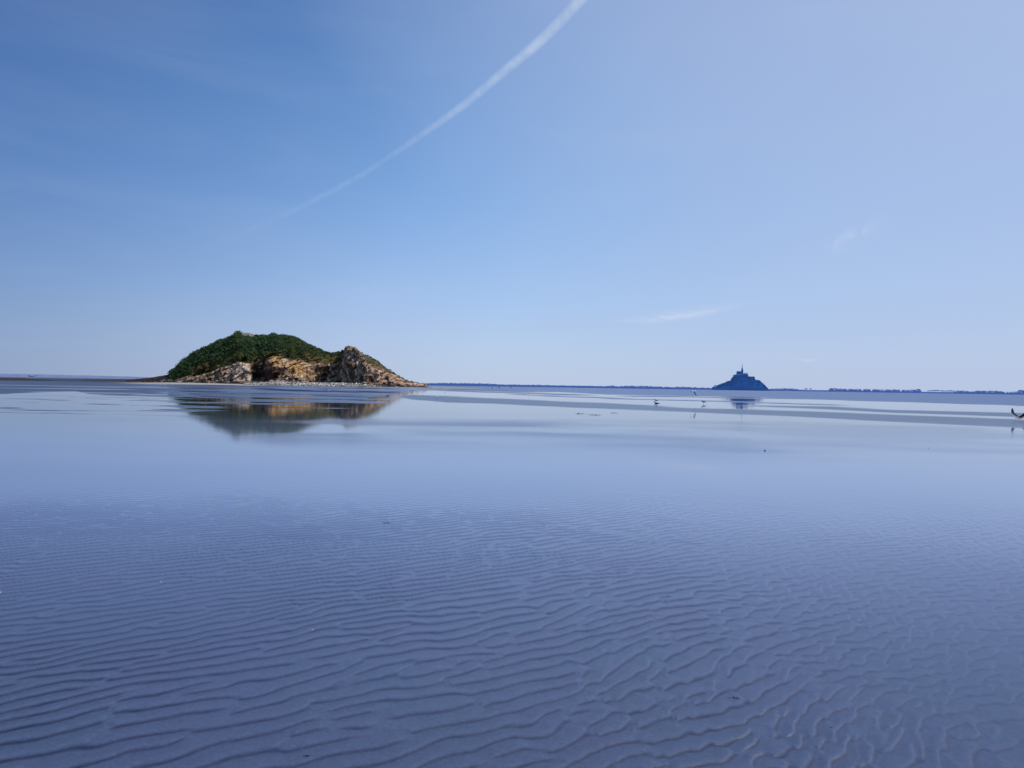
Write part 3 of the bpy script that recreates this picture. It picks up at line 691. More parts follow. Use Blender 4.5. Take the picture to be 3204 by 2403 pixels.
    geo = t.new('ShaderNodeNewGeometry').outputs['Position']
    n1 = t.noise(0.9, 6, 0.65, geo); n2 = t.noise(3.2, 4, 0.65, geo)
    f = t.math('MULTIPLY', t.maprange(n1, 0.3, 0.7, 0.65, 1.3), t.maprange(n2, 0.3, 0.7, 0.75, 1.2))
    sv = t.new('ShaderNodeVectorMath', operation='SCALE'); t.l.new(t.attr('tint').outputs['Color'], sv.inputs[0]); t.l.new(f, sv.inputs['Scale'])
    t.l.new(sv.outputs[0], p.inputs['Base Color']); p.inputs['Roughness'].default_value = 0.9; p.inputs['Specular IOR Level'].default_value = 0.15
    b = t.new('ShaderNodeBump'); b.inputs['Strength'].default_value = 0.7; b.inputs['Distance'].default_value = 0.5
    t.l.new(n1, b.inputs['Height']); t.l.new(b.outputs[0], p.inputs['Normal'])
    c0 = Vector(((900 - 1602) / F * 430, 430, 0))
    root = empty('rocky_island', c0); tag(root, 'scrub-topped island with pinkish and orange cliffs rising from the wet sand', 'island')
    ro = link('rock', me, m, root); ro.matrix_parent_inverse = Matrix.Translation(-c0); 
    # --- scrub
    rg = np.random.default_rng(5)
    cand = np.argwhere((T > 0.49) & (T < 0.80) & (veg > 0.6))
    wgt = (0.04 + green_up[cand[:, 0], cand[:, 1]]) * env[0, cand[:, 1]]
    # more, larger bushes to the left, low ones to the right
    wgt *= 0.4 + 0.6 * (1 - sst(880, 1010, PX[cand[:, 0], cand[:, 1]]))
    dens = np.gradient(YY, axis=0)[cand[:, 0], cand[:, 1]]; wgt = wgt * np.clip(dens, 0.01, 3) ** 0.7
    pick = cand[rg.choice(len(cand), 6200, p=wgt / wgt.sum())]
    P = V[pick[:, 0], pick[:, 1]]; pxx = PX[pick[:, 0], pick[:, 1]]; tp = T[pick[:, 0], pick[:, 1]]
    big = rg.random(len(P)) ** 2
    clump = 0.5 + 0.5 * fbm(P[:, 0] * 0.12, P[:, 1] * 0.12, 15, 3)
    R = (0.5 + 2.3 * big * (0.25 + clump)) * (1 - 0.55 * sst(930, 1060, pxx)) * (1 - 0.45 * sst(0.70, 0.75, tp))
    C = P + np.stack([0 * R, 0 * R, R * 0.35], -1)
    keep = ~((pxx > 752) & (pxx < 793) & (tp > 0.63)); C, R = C[keep], R[keep]
    lf = leaf_mesh('scrub', C, R, 20, 0.42, 17, 0.85)
    mf, t, p = mat('scrub_leaves')
    geo = t.new('ShaderNodeNewGeometry').outputs['Position']
    rnd = t.new('ShaderNodeNewGeometry').outputs['Random Per Island']
    c1 = t.mix(t.maprange(t.noise(0.16, 4, 0.65, geo), 0.36, 0.62, 0, 1), lin('1a3122'), lin('4b5d34'))
    c1 = t.mix(t.maprange(rnd, 0, 1, 0, 0.35), c1, lin('456340'))
    sx = t.new('ShaderNodeSeparateXYZ'); t.l.new(geo, sx.inputs[0])
    brown_f = t.maprange(sx.outputs['X'], -165, -120, 0, 0.7)
    c1 = t.mix(brown_f, c1, lin('4d4a2a'))
    t.l.new(c1, p.inputs['Base Color']); p.inputs['Roughness'].default_value = 0.75; p.inputs['Specular IOR Level'].default_value = 0.15
    tag(link('scrub', lf, mf), kind='stuff')
    ISL.update(V=V, PX=PX, T=T, YR=YR, foot=foot, m=m)
    # --- ruined wall on the summit
    ms = simple('ruin_stone', lin('e0d0b4'), 0.9, 0.2, 1.2, 0.1, bump=0.4)
    ru = empty('ruined_wall', pt(772, 1049.5, 450)); tag(ru, 'pale ruined stone wall on the summit of the scrub-topped island', 'ruin')
    x0 = (756 - 772) / F * 449; x1 = (789 - 772) / F * 449
    rr = random.Random(3); bm = bmesh.new(); xx = x0
    while xx < x1:
        wd = rr.uniform(0.6, 1.1); hgt = 1.9 - 1.3 * abs((xx - x0) / (x1 - x0) - 0.45) + rr.uniform(-0.25, 0.25)
        box_bm(bm, xx, xx + wd - 0.02, -0.5 - rr.uniform(0, .1), 0.5, -2.0, hgt); xx += wd
    obj_bm('masonry', bm, ms, ru)
    bm = bmesh.new(); box_bm(bm, x0 + 3.8, x0 + 4.7, -0.63, -0.605, -0.9, 0.5); obj_bm('doorway_shade', bm, simple('ruin_shade', (0.03, 0.03, 0.03, 1), 0.9), ru)  # thin black slab stands in for the shade of a door opening
    # --- boulders at the foot, and the pale shingle bank
    mb = [simple('boulder_dark', lin('2e2a27'), 0.85, 0.45, 1.6, 0.2, bump=0.5), simple('boulder_pale', lin('8f8078'), 0.9, 0.3, 1.6, 0.2, bump=0.5)]
    protos = []
    for k in range(5):
        bm = bmesh.new(); bmesh.ops.create_icosphere(bm, subdivisions=3, radius=1.0)
        for v in bm.verts:
            nn = v.co.normalized(); c_ = mnoise.cell_vector(nn * 1.3 + Vector((k * 7, 0, 0)))
            dd = 0.22 * mnoise.noise(nn * 1.6 + Vector((k * 9.1, 3, 0))) + 0.10 * mnoise.noise(nn * 4 + Vector((k, 1, 5)))
            # chisel flat facets
            for ax in range(7):
                q = Vector((math.sin(ax * 2.4 + k), math.cos(ax * 1.7 + k * 2), math.sin(ax * 3.1 + k * 3))).normalized(); lim = 0.72 + 0.05 * math.sin(ax + k)
                pr = (nn * (1 + dd)).dot(q)
                if pr > lim: dd -= (pr - lim) * 0.8
            v.co = nn * (1 + dd)
        me_b = bpy.data.meshes.new('boulder'); bm.to_mesh(me_b); bm.free(); protos.append(me_b)
    rr = random.Random(9)
    for k in range(150):
        zone = rr.random()
        if zone < 0.30: px = rr.uniform(1130, 1338); pale_ = rr.random() < 0.12
        elif zone < 0.62: px = rr.uniform(440, 800); pale_ = rr.random() < 0.35
        else: px = rr.uniform(800, 1130); pale_ = rr.random() < 0.3
        j = int(np.argmin(abs(pxs - px))); i = int(rr.uniform(0.03, 0.22) * (ny - 1))
        p3 = V[i, j]; s = rr.uniform(0.35, 1.25) * (0.6 if px > 1290 or px < 500 else 1)
        me_b = protos[k % 5]
        o = bpy.data.objects.new('boulder', me_b if not pale_ else me_b); COL.objects.link(o)
        if not me_b.materials: me_b.materials.append(mb[0])
        o.material_slots[0].link = 'OBJECT'; o.material_slots[0].material = mb[1] if pale_ else mb[0]
        o.location = (p3[0], p3[1], p3[2] + 0.15 * s); o.scale = (s * rr.uniform(0.9, 1.7), s, s * rr.uniform(0.55, 0.9)); o.rotation_euler = (rr.uniform(-.3, .3), rr.uniform(-.3, .3), rr.uniform(0, 6))
        if pale_: tag(o, 'pale angular boulder among darker ones at the foot of the island cliffs', 'boulder', 'pale boulders at the island foot')
        elif px > 1130: tag(o, 'dark weedy boulder on the low right-hand point of the island', 'boulder', 'dark boulders on the right point')
        elif px < 700: tag(o, 'dark boulder along the low left-hand shore of the island', 'boulder', 'dark boulders on the left shore')
        else: tag(o, 'dark boulder between the shingle bank and the island cliffs', 'boulder', 'dark boulders behind the shingle')
    # shingle: uncountable pale stones on a low bank
    rs = np.random.default_rng(6); n = 5200
    px = np.clip(rs.normal(960, 120, n), 770, 1190); yy = rs.uniform(0, 1, n)
    Yb = np.interp(px, [770, 850, 950, 1050, 1190], [386, 376, 370, 369, 371]) + yy * np.interp(px, [770, 900, 1100, 1190], [8, 22, 22, 8])
    Xb = (px - 1602) / F * Yb; zb = bank_height(px, Yb) + 0.1 + np.interp(px, [770, 850, 1100, 1190], [0.5, 1.5, 1.6, 0.6]) * np.sin(PI * yy * 0.6)
    s = rs.uniform(0.14, 0.42, n) * (1 + 1.2 * (rs.random(n) < 0.06))
    base = np.array([(1, 0, 0), (-1, 0, 0), (0, 1, 0), (0, -1, 0), (0, 0, 0.7), (0, 0, -0.7)]) 
    tri = np.array([(0, 2, 4), (2, 1, 4), (1, 3, 4), (3, 0, 4), (2, 0, 5), (1, 2, 5), (3, 1, 5), (0, 3, 5)])
    ang = rs.uniform(0, 6.28, n); ca, sa = np.cos(ang), np.sin(ang)
    B = np.repeat(base[None], n, 0) * rs.uniform(0.7, 1.4, (n, 6, 1)) * s[:, None, None]
    Vs = np.stack([B[..., 0] * ca[:, None] - B[..., 1] * sa[:, None] + Xb[:, None], B[..., 0] * sa[:, None] + B[..., 1] * ca[:, None] + Yb[:, None], B[..., 2] + zb[:, None]], -1).reshape(-1, 3)
    Fs = (tri[None] + (np.arange(n) * 6)[:, None, None]).reshape(-1, 3)
    mesh_s = mesh_np('shingle', Vs, Fs, False)
    msd, t, p = mat('shingle_stone')
    rnd = t.new('ShaderNodeNewGeometry').outputs['Random Per Island']
    t.l.new(t.ramp(rnd, [(0, lin('2f3230')), (0.40, lin('5d5a56')), (0.7, lin('b5afa6')), (1, lin('d9d4cc'))]), p.inputs['Base Color']); p.inputs['Roughness'].default_value = 0.85
    tag(link('shingle', mesh_s, msd), kind='stuff')
    # body of the shingle bank under the stones
    pxs2 = np.linspace(750, 1215, 160); kk = np.linspace(-0.25, 1.4, 14)
    PX2, K2 = np.meshgrid(pxs2, kk)
    Yb2 = np.interp(PX2, [770, 850, 950, 1050, 1190], [386, 376, 370, 369, 371]) + K2 * np.interp(PX2, [770, 900, 1100, 1190], [8, 22, 22, 8])
    Z2 = bank_height(PX2, Yb2) - 0.02 + np.interp(PX2, [770, 850, 1100, 1190], [0.5, 1.5, 1.6, 0.6]) * np.sin(PI * np.clip(K2, 0, 1.6) * 0.6) * sst(750, 800, PX2) * (1 - sst(1160, 1215, PX2)) - 0.15 * (K2 < -0.1) + 0.1 * fbm(PX2 * 0.1, K2 * 5, 3, 3)
    m_bk = simple('shingle_sand', lin('77736e'), 0.9, 0.4, 1.5, 0.1)
    tag(link('beach', mesh_np('beach', np.stack([(PX2 - 1602) / F * Yb2, Yb2, Z2], -1).reshape(-1, 3), grid_quads(14, 160)), m_bk), kind='structure')

# ------------------------------------------------------------------ people
def skinned(verts, edges, radii, sub=1):
    me = bpy.data.meshes.new('tmp'); me.from_pydata(verts, edges, []); me.update()
    o = bpy.data.objects.new('tmp', me); COL.objects.link(o)
    md = o.modifiers.new('s', 'SKIN'); md.use_smooth_shade = True
    for i, r in enumerate(radii):
        me.skin_vertices[0].data[i].radius = (r, r) if isinstance(r, (int, float)) else r
    me.skin_vertices[0].data[0].use_root = True
    sb = o.modifiers.new('u', 'SUBSURF'); sb.levels = sub; sb.render_levels = sub
    dg = bpy.context.evaluated_depsgraph_get(); dg.update()
    out = bpy.data.meshes.new_from_object(o.evaluated_get(dg)); 
    bpy.data.objects.remove(o); bpy.data.meshes.remove(me)
    return out

def person_mesh(stride, seed, bend=0.0):
    s = stride
    v = [(0, 0, 0.95), (0, 0.0, 1.15), (0, 0.0 + bend * .3, 1.36), (0, bend * .5, 1.48), (0, bend * .6 - 0.02, 1.60), (0, bend * .6 - 0.02, 1.71),
         (0.10, 0, 0.90), (0.11, -0.16 * s, 0.50), (0.11, -0.22 * s + 0.10 * s, 0.08), (0.11, -0.26 * s - 0.02 + 0.0, 0.035),
         (-0.10, 0, 0.90), (-0.11, 0.14 * s, 0.50), (-0.11, 0.32 * s, 0.10), (-0.11, 0.22 * s - 0.06, 0.035),
         (0.20, bend * .3, 1.38), (0.25, 0.10 * s, 1.10), (0.24, 0.02 - 0.06 * s, 0.86), (0.235, 0.0 - 0.10 * s, 0.77),
         (-0.20, bend * .3, 1.38), (-0.25, -0.10 * s, 1.10), (-0.24, -0.22 * s, 0.88), (-0.235, -0.27 * s, 0.80)]
    e = [(0, 1), (1, 2), (2, 3), (3, 4), (4, 5), (0, 6), (6, 7), (7, 8), (8, 9), (0, 10), (10, 11), (11, 12), (12, 13), (2, 14), (14, 15), (15, 16), (16, 17), (2, 18), (18, 19), (19, 20), (20, 21)]
    r = [(0.15, 0.11), (0.15, 0.11), (0.17, 0.12), 0.06, 0.095, 0.085, 0.09, 0.065, 0.045, 0.045, 0.09, 0.065, 0.045, 0.045, 0.065, 0.05, 0.04, 0.045, 0.065, 0.05, 0.04, 0.045]
    return skinned(v, e, r, 1)

def build_people():
    skin = simple('skin', (0.45, 0.27, 0.19, 1), 0.6, 0.1); 
    cols = {'navy': lin('141a2a'), 'black': lin('0d0e12'), 'grey': lin('2a2e38'), 'brown': lin('2c211c'), 'red': lin('4a1a1e')}
    M = {k: simple('cloth_' + k, c, 0.9, 0.15, 12) for k, c in cols.items()}
    hair = simple('hair', lin('1a1410'), 0.7, 0.2)
    def put(px, py, z, stride, top, leg, rz, label, group=None, scale=1.0, bend=0.0, extra=None):
        me = person_mesh(stride, 1, bend); me.name = 'person'
        p = at(px, py, z) if z < 1.6 else Vector(((px - 1602) / F * 680, 680, z))
        o = link('person', me, [M[leg], M[top], skin, hair])
        for f in me.polygons:
            c = f.center
            k = 0 if c.z < 0.93 else (1 if c.z < 1.47 else (3 if (c.z > 1.66 or c.y > 0.03) else 2))
            if c.z < 0.84 and abs(c.x) > 0.2: k = 2
            elif abs(c.x) > 0.2 and c.z < 1.3: k = 1
            f.material_index = k; f.use_smooth = True
        o.location = p; o.rotation_euler.z = rz; o.scale = (scale,) * 3
        tag(o, label, 'person', group); return o
    put(827.5, 1205.2, 0.0, 1.0, 'black', 'navy', 1.3, 'left of two dark figures walking before the shingle under the island', 'walkers below the island', 1.02)
    put(835.5, 1206.0, 0.0, 0.6, 'navy', 'black', 1.5, 'right of two dark figures walking before the shingle under the island', 'walkers below the island', 0.86)
    put(1541, 1216.4, 0.0, 0.5, 'navy', 'black', 0.4, 'leftmost and shortest of three distant dark walkers on the open flat', 'walkers on the open flat', 0.86, 0.06)
    put(1562, 1216.6, 0.0, 0.9, 'black', 'navy', 0.2, 'middle of three distant dark walkers on the open flat', 'walkers on the open flat', 1.0)
    put(1599, 1217.0, 0.0, 1.0, 'black', 'black', -0.5, 'rightmost of three distant dark walkers on the open flat', 'walkers on the open flat', 1.06)
    zb = float(bank_height(np.array(60.0), np.array(680.0)))
    put(56, 0, zb, 0.4, 'black', 'navy', 0.6, 'dark figure standing alone left of the boat on the far left sandbank', 'figures on the left sandbank', 1.0)
    put(109.5, 0, zb, 0.3, 'navy', 'black', 0.1, 'dark figure just right of the boat on the far left sandbank', 'figures on the left sandbank', 0.95, 0.2)
    put(117, 0, zb, 0.7, 'black', 'black', 0.9, 'dark figure between two others right of the boat on the left sandbank', 'figures on the left sandbank', 1.0, 0.1)
    put(128, 0, zb, 0.8, 'grey', 'black', 2.0, 'rightmost dark figure right of the boat on the far left sandbank', 'figures on the left sandbank', 0.95, 0.25)
    # beached boat
    bo = empty('boat', Vector(((97 - 1602) / F * 682, 682, zb))); tag(bo, 'small dark-hulled boat with white top lying on the far left sandbank', 'boat')
    bm = bmesh.new(); N = 13; rings = []
    for i in range(N):
        s = i / (N - 1) * 2 - 1; x = s * 2.7; wd = 0.95 * (1 - max(0, s) ** 2.4) * (1 - 0.12 * max(0, -s)); sh = 0.78 + 0.3 * max(0, s) ** 2
        rings.append([bm.verts.new((x, yy * wd, zz)) for yy, zz in ((-1, sh), (-0.95, sh * .6), (-0.6, 0.18), (0, 0.02 + 0.2 * max(0, s) ** 3), (0.6, 0.18), (0.95, sh * .6), (1, sh))])
    for a, b in zip(rings, rings[1:]):
        for k in range(6): bm.faces.new((a[k], b[k], b[k + 1], a[k + 1]))
    bm.faces.new(rings[0]); bmesh.ops.remove_doubles(bm, verts=bm.verts, dist=0.001)
    h = obj_bm('hull', bm, simple('hull_dark', lin('161a24'), 0.5, 0.1), bo)
    bm = bmesh.new(); box_bm(bm, -1.9, 1.2, -0.75, 0.75, 0.8, 1.15); bmesh.ops.bevel(bm, geom=bm.edges[:], offset=0.12, segments=2, affect='EDGES')
    obj_bm('cover', bm, simple('boat_white', lin('e4e6ea'), 0.5, 0.08), bo); bo.rotation_euler = (0.12, 0.0, 0.25 + PI)

# ------------------------------------------------------------------ gulls
def gull_mats():
    return [simple('gull_white', (0.78, 0.78, 0.80, 1), 0.8, 0.06, 20), simple('gull_grey', lin('8b93a3'), 0.8, 0.1, 20), simple('gull_dark', lin('23252c'), 0.8, 0.2, 20), simple('gull_bill', lin('9a6a2a'), 0.5, 0.1), simple('gull_shade', lin('3b3a42'), 0.85, 0.3, 25)]  # last one carries the shade of backlit bellies and wings

def gull_standing(dark):
    """stands facing +X, about 0.58 m long"""
    v = [(0.02, 0, 0.25), (-0.10, 0, 0.245), (-0.22, 0, 0.225), (-0.33, 0, 0.205), (0.11, 0, 0.265), (0.165, 0, 0.325), (0.19, 0, 0.375), (0.235, 0, 0.380), (0.285, 0, 0.370),
         (0.0, 0.035, 0.19), (0.01, 0.04, 0.10), (0.0, 0.04, 0.006), (0.05, 0.04, 0.004), (0.0, -0.035, 0.19), (-0.02, -0.04, 0.10), (-0.03, -0.04, 0.006), (0.02, -0.04, 0.004)]
    e = [(0, 1), (1, 2), (2, 3), (0, 4), (4, 5), (5, 6), (6, 7), (7, 8), (0, 9), (9, 10), (10, 11), (11, 12), (0, 13), (13, 14), (14, 15), (15, 16)]
    r = [(0.082, 0.08), (0.075, 0.072), (0.045, 0.045), (0.02, 0.012), 0.07, 0.046, 0.048, 0.028, 0.008, 0.014, 0.010, 0.010, 0.012, 0.014, 0.010, 0.010, 0.012]
    me = skinned(v, e, r, 2); me.name = 'gull'
    for f in me.polygons:
        c = f.center; n = f.normal
        if c.z < 0.165: k = 3
        elif c.x > 0.25: k = 3
        elif dark: k = 2 if c.x < -0.24 else (4 if (c.x < 0.2 and n.z < 0.75) else (1 if c.x < 0.1 else 4))  # backlit birds: shade painted on sides and belly, back left grey
        elif c.x < -0.25: k = 2 if n.z > -0.2 else 0
        elif c.x < 0.09 and n.z > 0.15: k = 1
        else: k = 0
        f.material_index = k; f.use_smooth = True
    return me

def wing(bm, root, elbow, wrist, tip, chord_dir, c0, c1, c2, mats=(1, 1, 2), thick=0.008):
    """a wing sheet with thickness, from shoulder to tip"""
    pts = [Vector(root), Vector(elbow), Vector(wrist), Vector(wrist).lerp(Vector(tip), 0.55), Vector(tip)]
    ch = [c0, c1, c1 * 0.95, c2, 0.015]; cdv = Vector(chord_dir).normalized()
    lay = []
    for i, (p, c) in enumerate(zip(pts, ch)):
        d = (pts[min(i + 1, 4)] - pts[max(i - 1, 0)]).normalized(); n = d.cross(cdv).normalized() * thick
        lay.append([bm.verts.new(p + cdv * (-0.25 * c) + n * .4), bm.verts.new(p + cdv * 0.2 * c + n), bm.verts.new(p + cdv * c * 0.75), bm.verts.new(p + cdv * 0.2 * c - n), bm.verts.new(p + cdv * (-0.25 * c) - n * .4)])
    for i, (a, b) in enumerate(zip(lay, lay[1:])):
        for k in range(5):
            f = bm.faces.new((a[k], b[k], b[(k + 1) % 5], a[(k + 1) % 5])); f.material_index = mats[min(i // 1 if i < 2 else 1, 1)] if i < 3 else mats[2]
            f.smooth = True
    bm.faces.new(lay[-1])

def gull_flying(wings, mats3=((0, 0, 2), (0, 0, 2)), head_dark=False):
    v = [(0.02, 0, 0), (-0.10, 0, 0.0), (-0.20, 0, 0.0), (-0.31, 0, 0.01), (0.11, 0, 0.01), (0.18, 0, 0.03), (0.235, 0, 0.035), (0.29, 0, 0.025)]
    e = [(0, 1), (1, 2), (2, 3), (0, 4), (4, 5), (5, 6), (6, 7)]
    r = [(0.07, 0.07), (0.06, 0.06), (0.035, 0.04), (0.012, 0.06), 0.06, 0.045, 0.042, 0.008]
    me = skinned(v, e, r, 2)
    for f in me.polygons:
        c = f.center; f.use_smooth = True
        f.material_index = 3 if c.x > 0.262 else (2 if head_dark and c.x > 0.17 else (4 if (f.normal.z < -0.1 and c.x < 0.15) else 0))  # belly faces painted dark as the shaded underside
    bm = bmesh.new(); bm.from_mesh(me)
    for (rt, el, wr, tp, cd, c0, c1, c2), mm in zip(wings, mats3): wing(bm, rt, el, wr, tp, cd, c0, c1, c2, mm)
    bmesh.ops.recalc_face_normals(bm, faces=bm.faces); bm.to_mesh(me); bm.free(); me.name = 'gull'
    return me

def build_gulls():
    ms = gull_mats()
    white = gull_standing(False); dark = gull_standing(True)
    for m in ms: white.materials.append(m); dark.materials.append(m)
    G = 'gulls standing on the wet sand'
    def put(me, px, py, rz, s, label, z=0.0):
        o = bpy.data.objects.new('gull', me); COL.objects.link(o)
        o.location = at(px, py, 0); o.rotation_euler.z = rz; o.scale = (s,) * 3; tag(o, label, 'gull', G); return o
    put(white, 1368, 1247.5, PI + 0.15, 1.12, 'largest white gull, standing alone on the purple sand band right of the island')
    put(white, 1392, 1226, PI + 0.6, 1.0, 'small white gull farther out behind the lone white gull')
    put(white, 1271, 1222, PI - 0.6, 1.0, 'tiny white gull on the flat off the right tip of the island')
    put(white, 1361, 1218.5, 0.4, 1.0, 'tiniest far gull beyond the right tip of the island')
    put(white, 1028, 1225.5, 0.15, 1.15, 'white gull before the shingle bank, in front of the island cliffs')
    put(dark, 2053, 1258.6, PI + 0.1, 1.0, 'farther backlit dark gull, partly behind another left of the mount')
    put(dark, 2055, 1269.6, PI - 0.1, 1.06, 'nearer backlit dark gull of the two lined up left of the mount')
    put(dark, 2202, 1264, PI + 0.05, 1.06, 'backlit dark gull standing alone in shallow water below the left foot of the mount')
    # banking gull, flying left, wing hanging down
    me = gull_flying([((0.05, 0.05, 0.02), (0.08, 0.16, -0.06), (0.12, 0.22, -0.24), (-0.02, 0.26, -0.62), (-1, 0, 0.1), 0.20, 0.18, 0.12),
                      ((0.05, -0.05, 0.02), (0.06, -0.2, 0.12), (0.10, -0.36, 0.16), (-0.05, -0.68, 0.10), (-1, 0, 0.0), 0.20, 0.18, 0.12)], ((4, 4, 2), (0, 0, 2)))
    for m in ms: me.materials.append(m)
    o = bpy.data.objects.new('gull', me); COL.objects.link(o)
    g = at(2171, 1265); o.location = (g.x, g.y, pt(2171, 1225, g.y).z); o.rotation_euler = (0.25, 0.12, PI + 0.35); o.scale = (0.98,) * 3
    tag(o, 'gull flying low with one wing hanging down, left of the mount', 'gull', 'gulls in flight')
    # gull at the right edge, wings raised, running right
    me = gull_flying([((0.05, 0.05, 0.03), (0.0, 0.20, 0.13), (-0.16, 0.30, 0.30), (-0.26, 0.30, 0.62), (-1, 0, 0.05), 0.26, 0.22, 0.16),
                      ((0.05, -0.05, 0.03), (0.10, -0.20, 0.16), (0.14, -0.32, 0.30), (0.26, -0.44, 0.60), (-1, 0, 0.05), 0.27, 0.24, 0.16)], ((4, 4, 2), (2, 4, 2)), True)  # wings coloured dark as seen against the light
    for m in ms: me.materials.append(m)
    o = bpy.data.objects.new('gull', me); COL.objects.link(o)
    g = at(3192, 1317); o.location = (g.x, g.y, pt(3192, 1307, g.y).z); o.rotation_euler = (0.0, 0.02, 0.05); o.scale = (1.0,) * 3
    tag(o, 'dark-headed gull with both wings raised just above the sand at the right edge', 'gull', 'gulls in flight')

# ------------------------------------------------------------------ flotsam
def build_flotsam():
    mw = simple('weed', lin('1c1e22'), 0.5, 0.4, 30, 0.5); mp_ = simple('pebble', lin('20222a'), 0.5, 0.3, 60, 0.5); msh = simple('shell', lin('d9d6d2'), 0.4, 0.1, 60, 0.5)
    r = random.Random(3)
    def weed(px, py, size, label, squash=0.2):
        bm = bmesh.new()
        for k in range(14):
            a = r.uniform(0, 6.28); x, y = r.gauss(0, size * .3), r.gauss(0, size * .12); prev = None; wd = size * 0.035
            for j in range(7):
                a += r.uniform(-0.6, 0.6); z = 0.004 + size * 0.10 * math.sin(PI * j / 6) * r.uniform(0.3, 1)
                q = (bm.verts.new((x - wd * math.sin(a), y + wd * math.cos(a), z)), bm.verts.new((x + wd * math.sin(a), y - wd * math.cos(a), z + 0.002)))
                if prev: bm.faces.new((prev[0], q[0], q[1], prev[1]))
                prev = q; x += math.cos(a) * size * 0.11; y += math.sin(a) * size * 0.05
        o = obj_bm('seaweed', bm, mw); o.location = at(px, py); tag(o, label, 'seaweed', 'scraps of seaweed on the sand')
    weed(1816, 1294.5, 0.40, 'leftmost of three thin dark strands of seaweed in the shallow water left of the mount')
    weed(1863, 1298.5, 0.42, 'nearest of three thin dark strands of seaweed in the shallow water left of the mount')
    weed(1924, 1292.5, 0.32, 'rightmost of three thin dark strands of seaweed in the shallow water left of the mount')
    weed(2310, 2185, 0.03, 'black tuft of seaweed in the sand ripples at lower right')
    weed(2622, 2278, 0.018, 'dark scrap of seaweed lowest down in the right-hand ripples')
    weed(982, 2366, 0.016, 'tiny dark scrap of seaweed near the bottom edge, left of centre')
    weed(1217, 1637, 0.05, 'dark scrap of seaweed on the far ripples below the island')
    def stone(px, py, s, mt, name, label, cat, flat=0.6):
        bm = bmesh.new(); bmesh.ops.create_icosphere(bm, subdivisions=3, radius=s)
        for v in bm.verts:
            v.co *= 1 + 0.18 * mnoise.noise(v.co / s * 1.4 + Vector((px, py, 0))); v.co.z *= flat
        for f in bm.faces: f.smooth = True
        o = obj_bm(name, bm, mt); o.location = at(px, py) + Vector((0, 0, s * flat * 0.5)); tag(o, label, cat)
    stone(2396, 1411, 0.024, mp_, 'pebble', 'round black pebble alone on the smooth water below the mount', 'pebble', 0.9)
    stone(2908, 1402.5, 0.014, mp_, 'pebble', 'tiny dark pebble on the smooth water at far right', 'pebble', 0.5)
    def shell(px, py, s, label):
        bm = bmesh.new(); N = 11; c = bm.verts.new((0, -s * .55, 0.001)); rows = []
        for k in range(1, 6):
            q = k / 5; rows.append([bm.verts.new((s * q * math.sin(a) * 1.0, -s * .55 + s * 1.15 * q * math.cos(a), s * 0.42 * math.sin(PI * min(q, 0.999) * 0.9) * (1 + 0.08 * (-1) ** i))) for i, a in enumerate(np.linspace(-0.85, 0.85, N))])
        for i in range(N - 1): bm.faces.new((c, rows[0][i + 1], rows[0][i]))
        for a, b in zip(rows, rows[1:]):
            for i in range(N - 1): bm.faces.new((a[i], a[i + 1], b[i + 1], b[i]))
        o = obj_bm('shell', bm, msh); o.location = at(px, py) + Vector((0, 0, 0.004)); o.rotation_euler.z = r.uniform(0, 6); tag(o, label, 'shell', 'white shells on the rippled sand')
    shell(514, 1823, 0.016, 'white shell on the left ripples, the brightest speck there')
    shell(991, 1973, 0.010, 'small white shell on the rippled sand left of centre')
    shell(14, 1855, 0.012, 'small white shell at the left edge of the ripples')

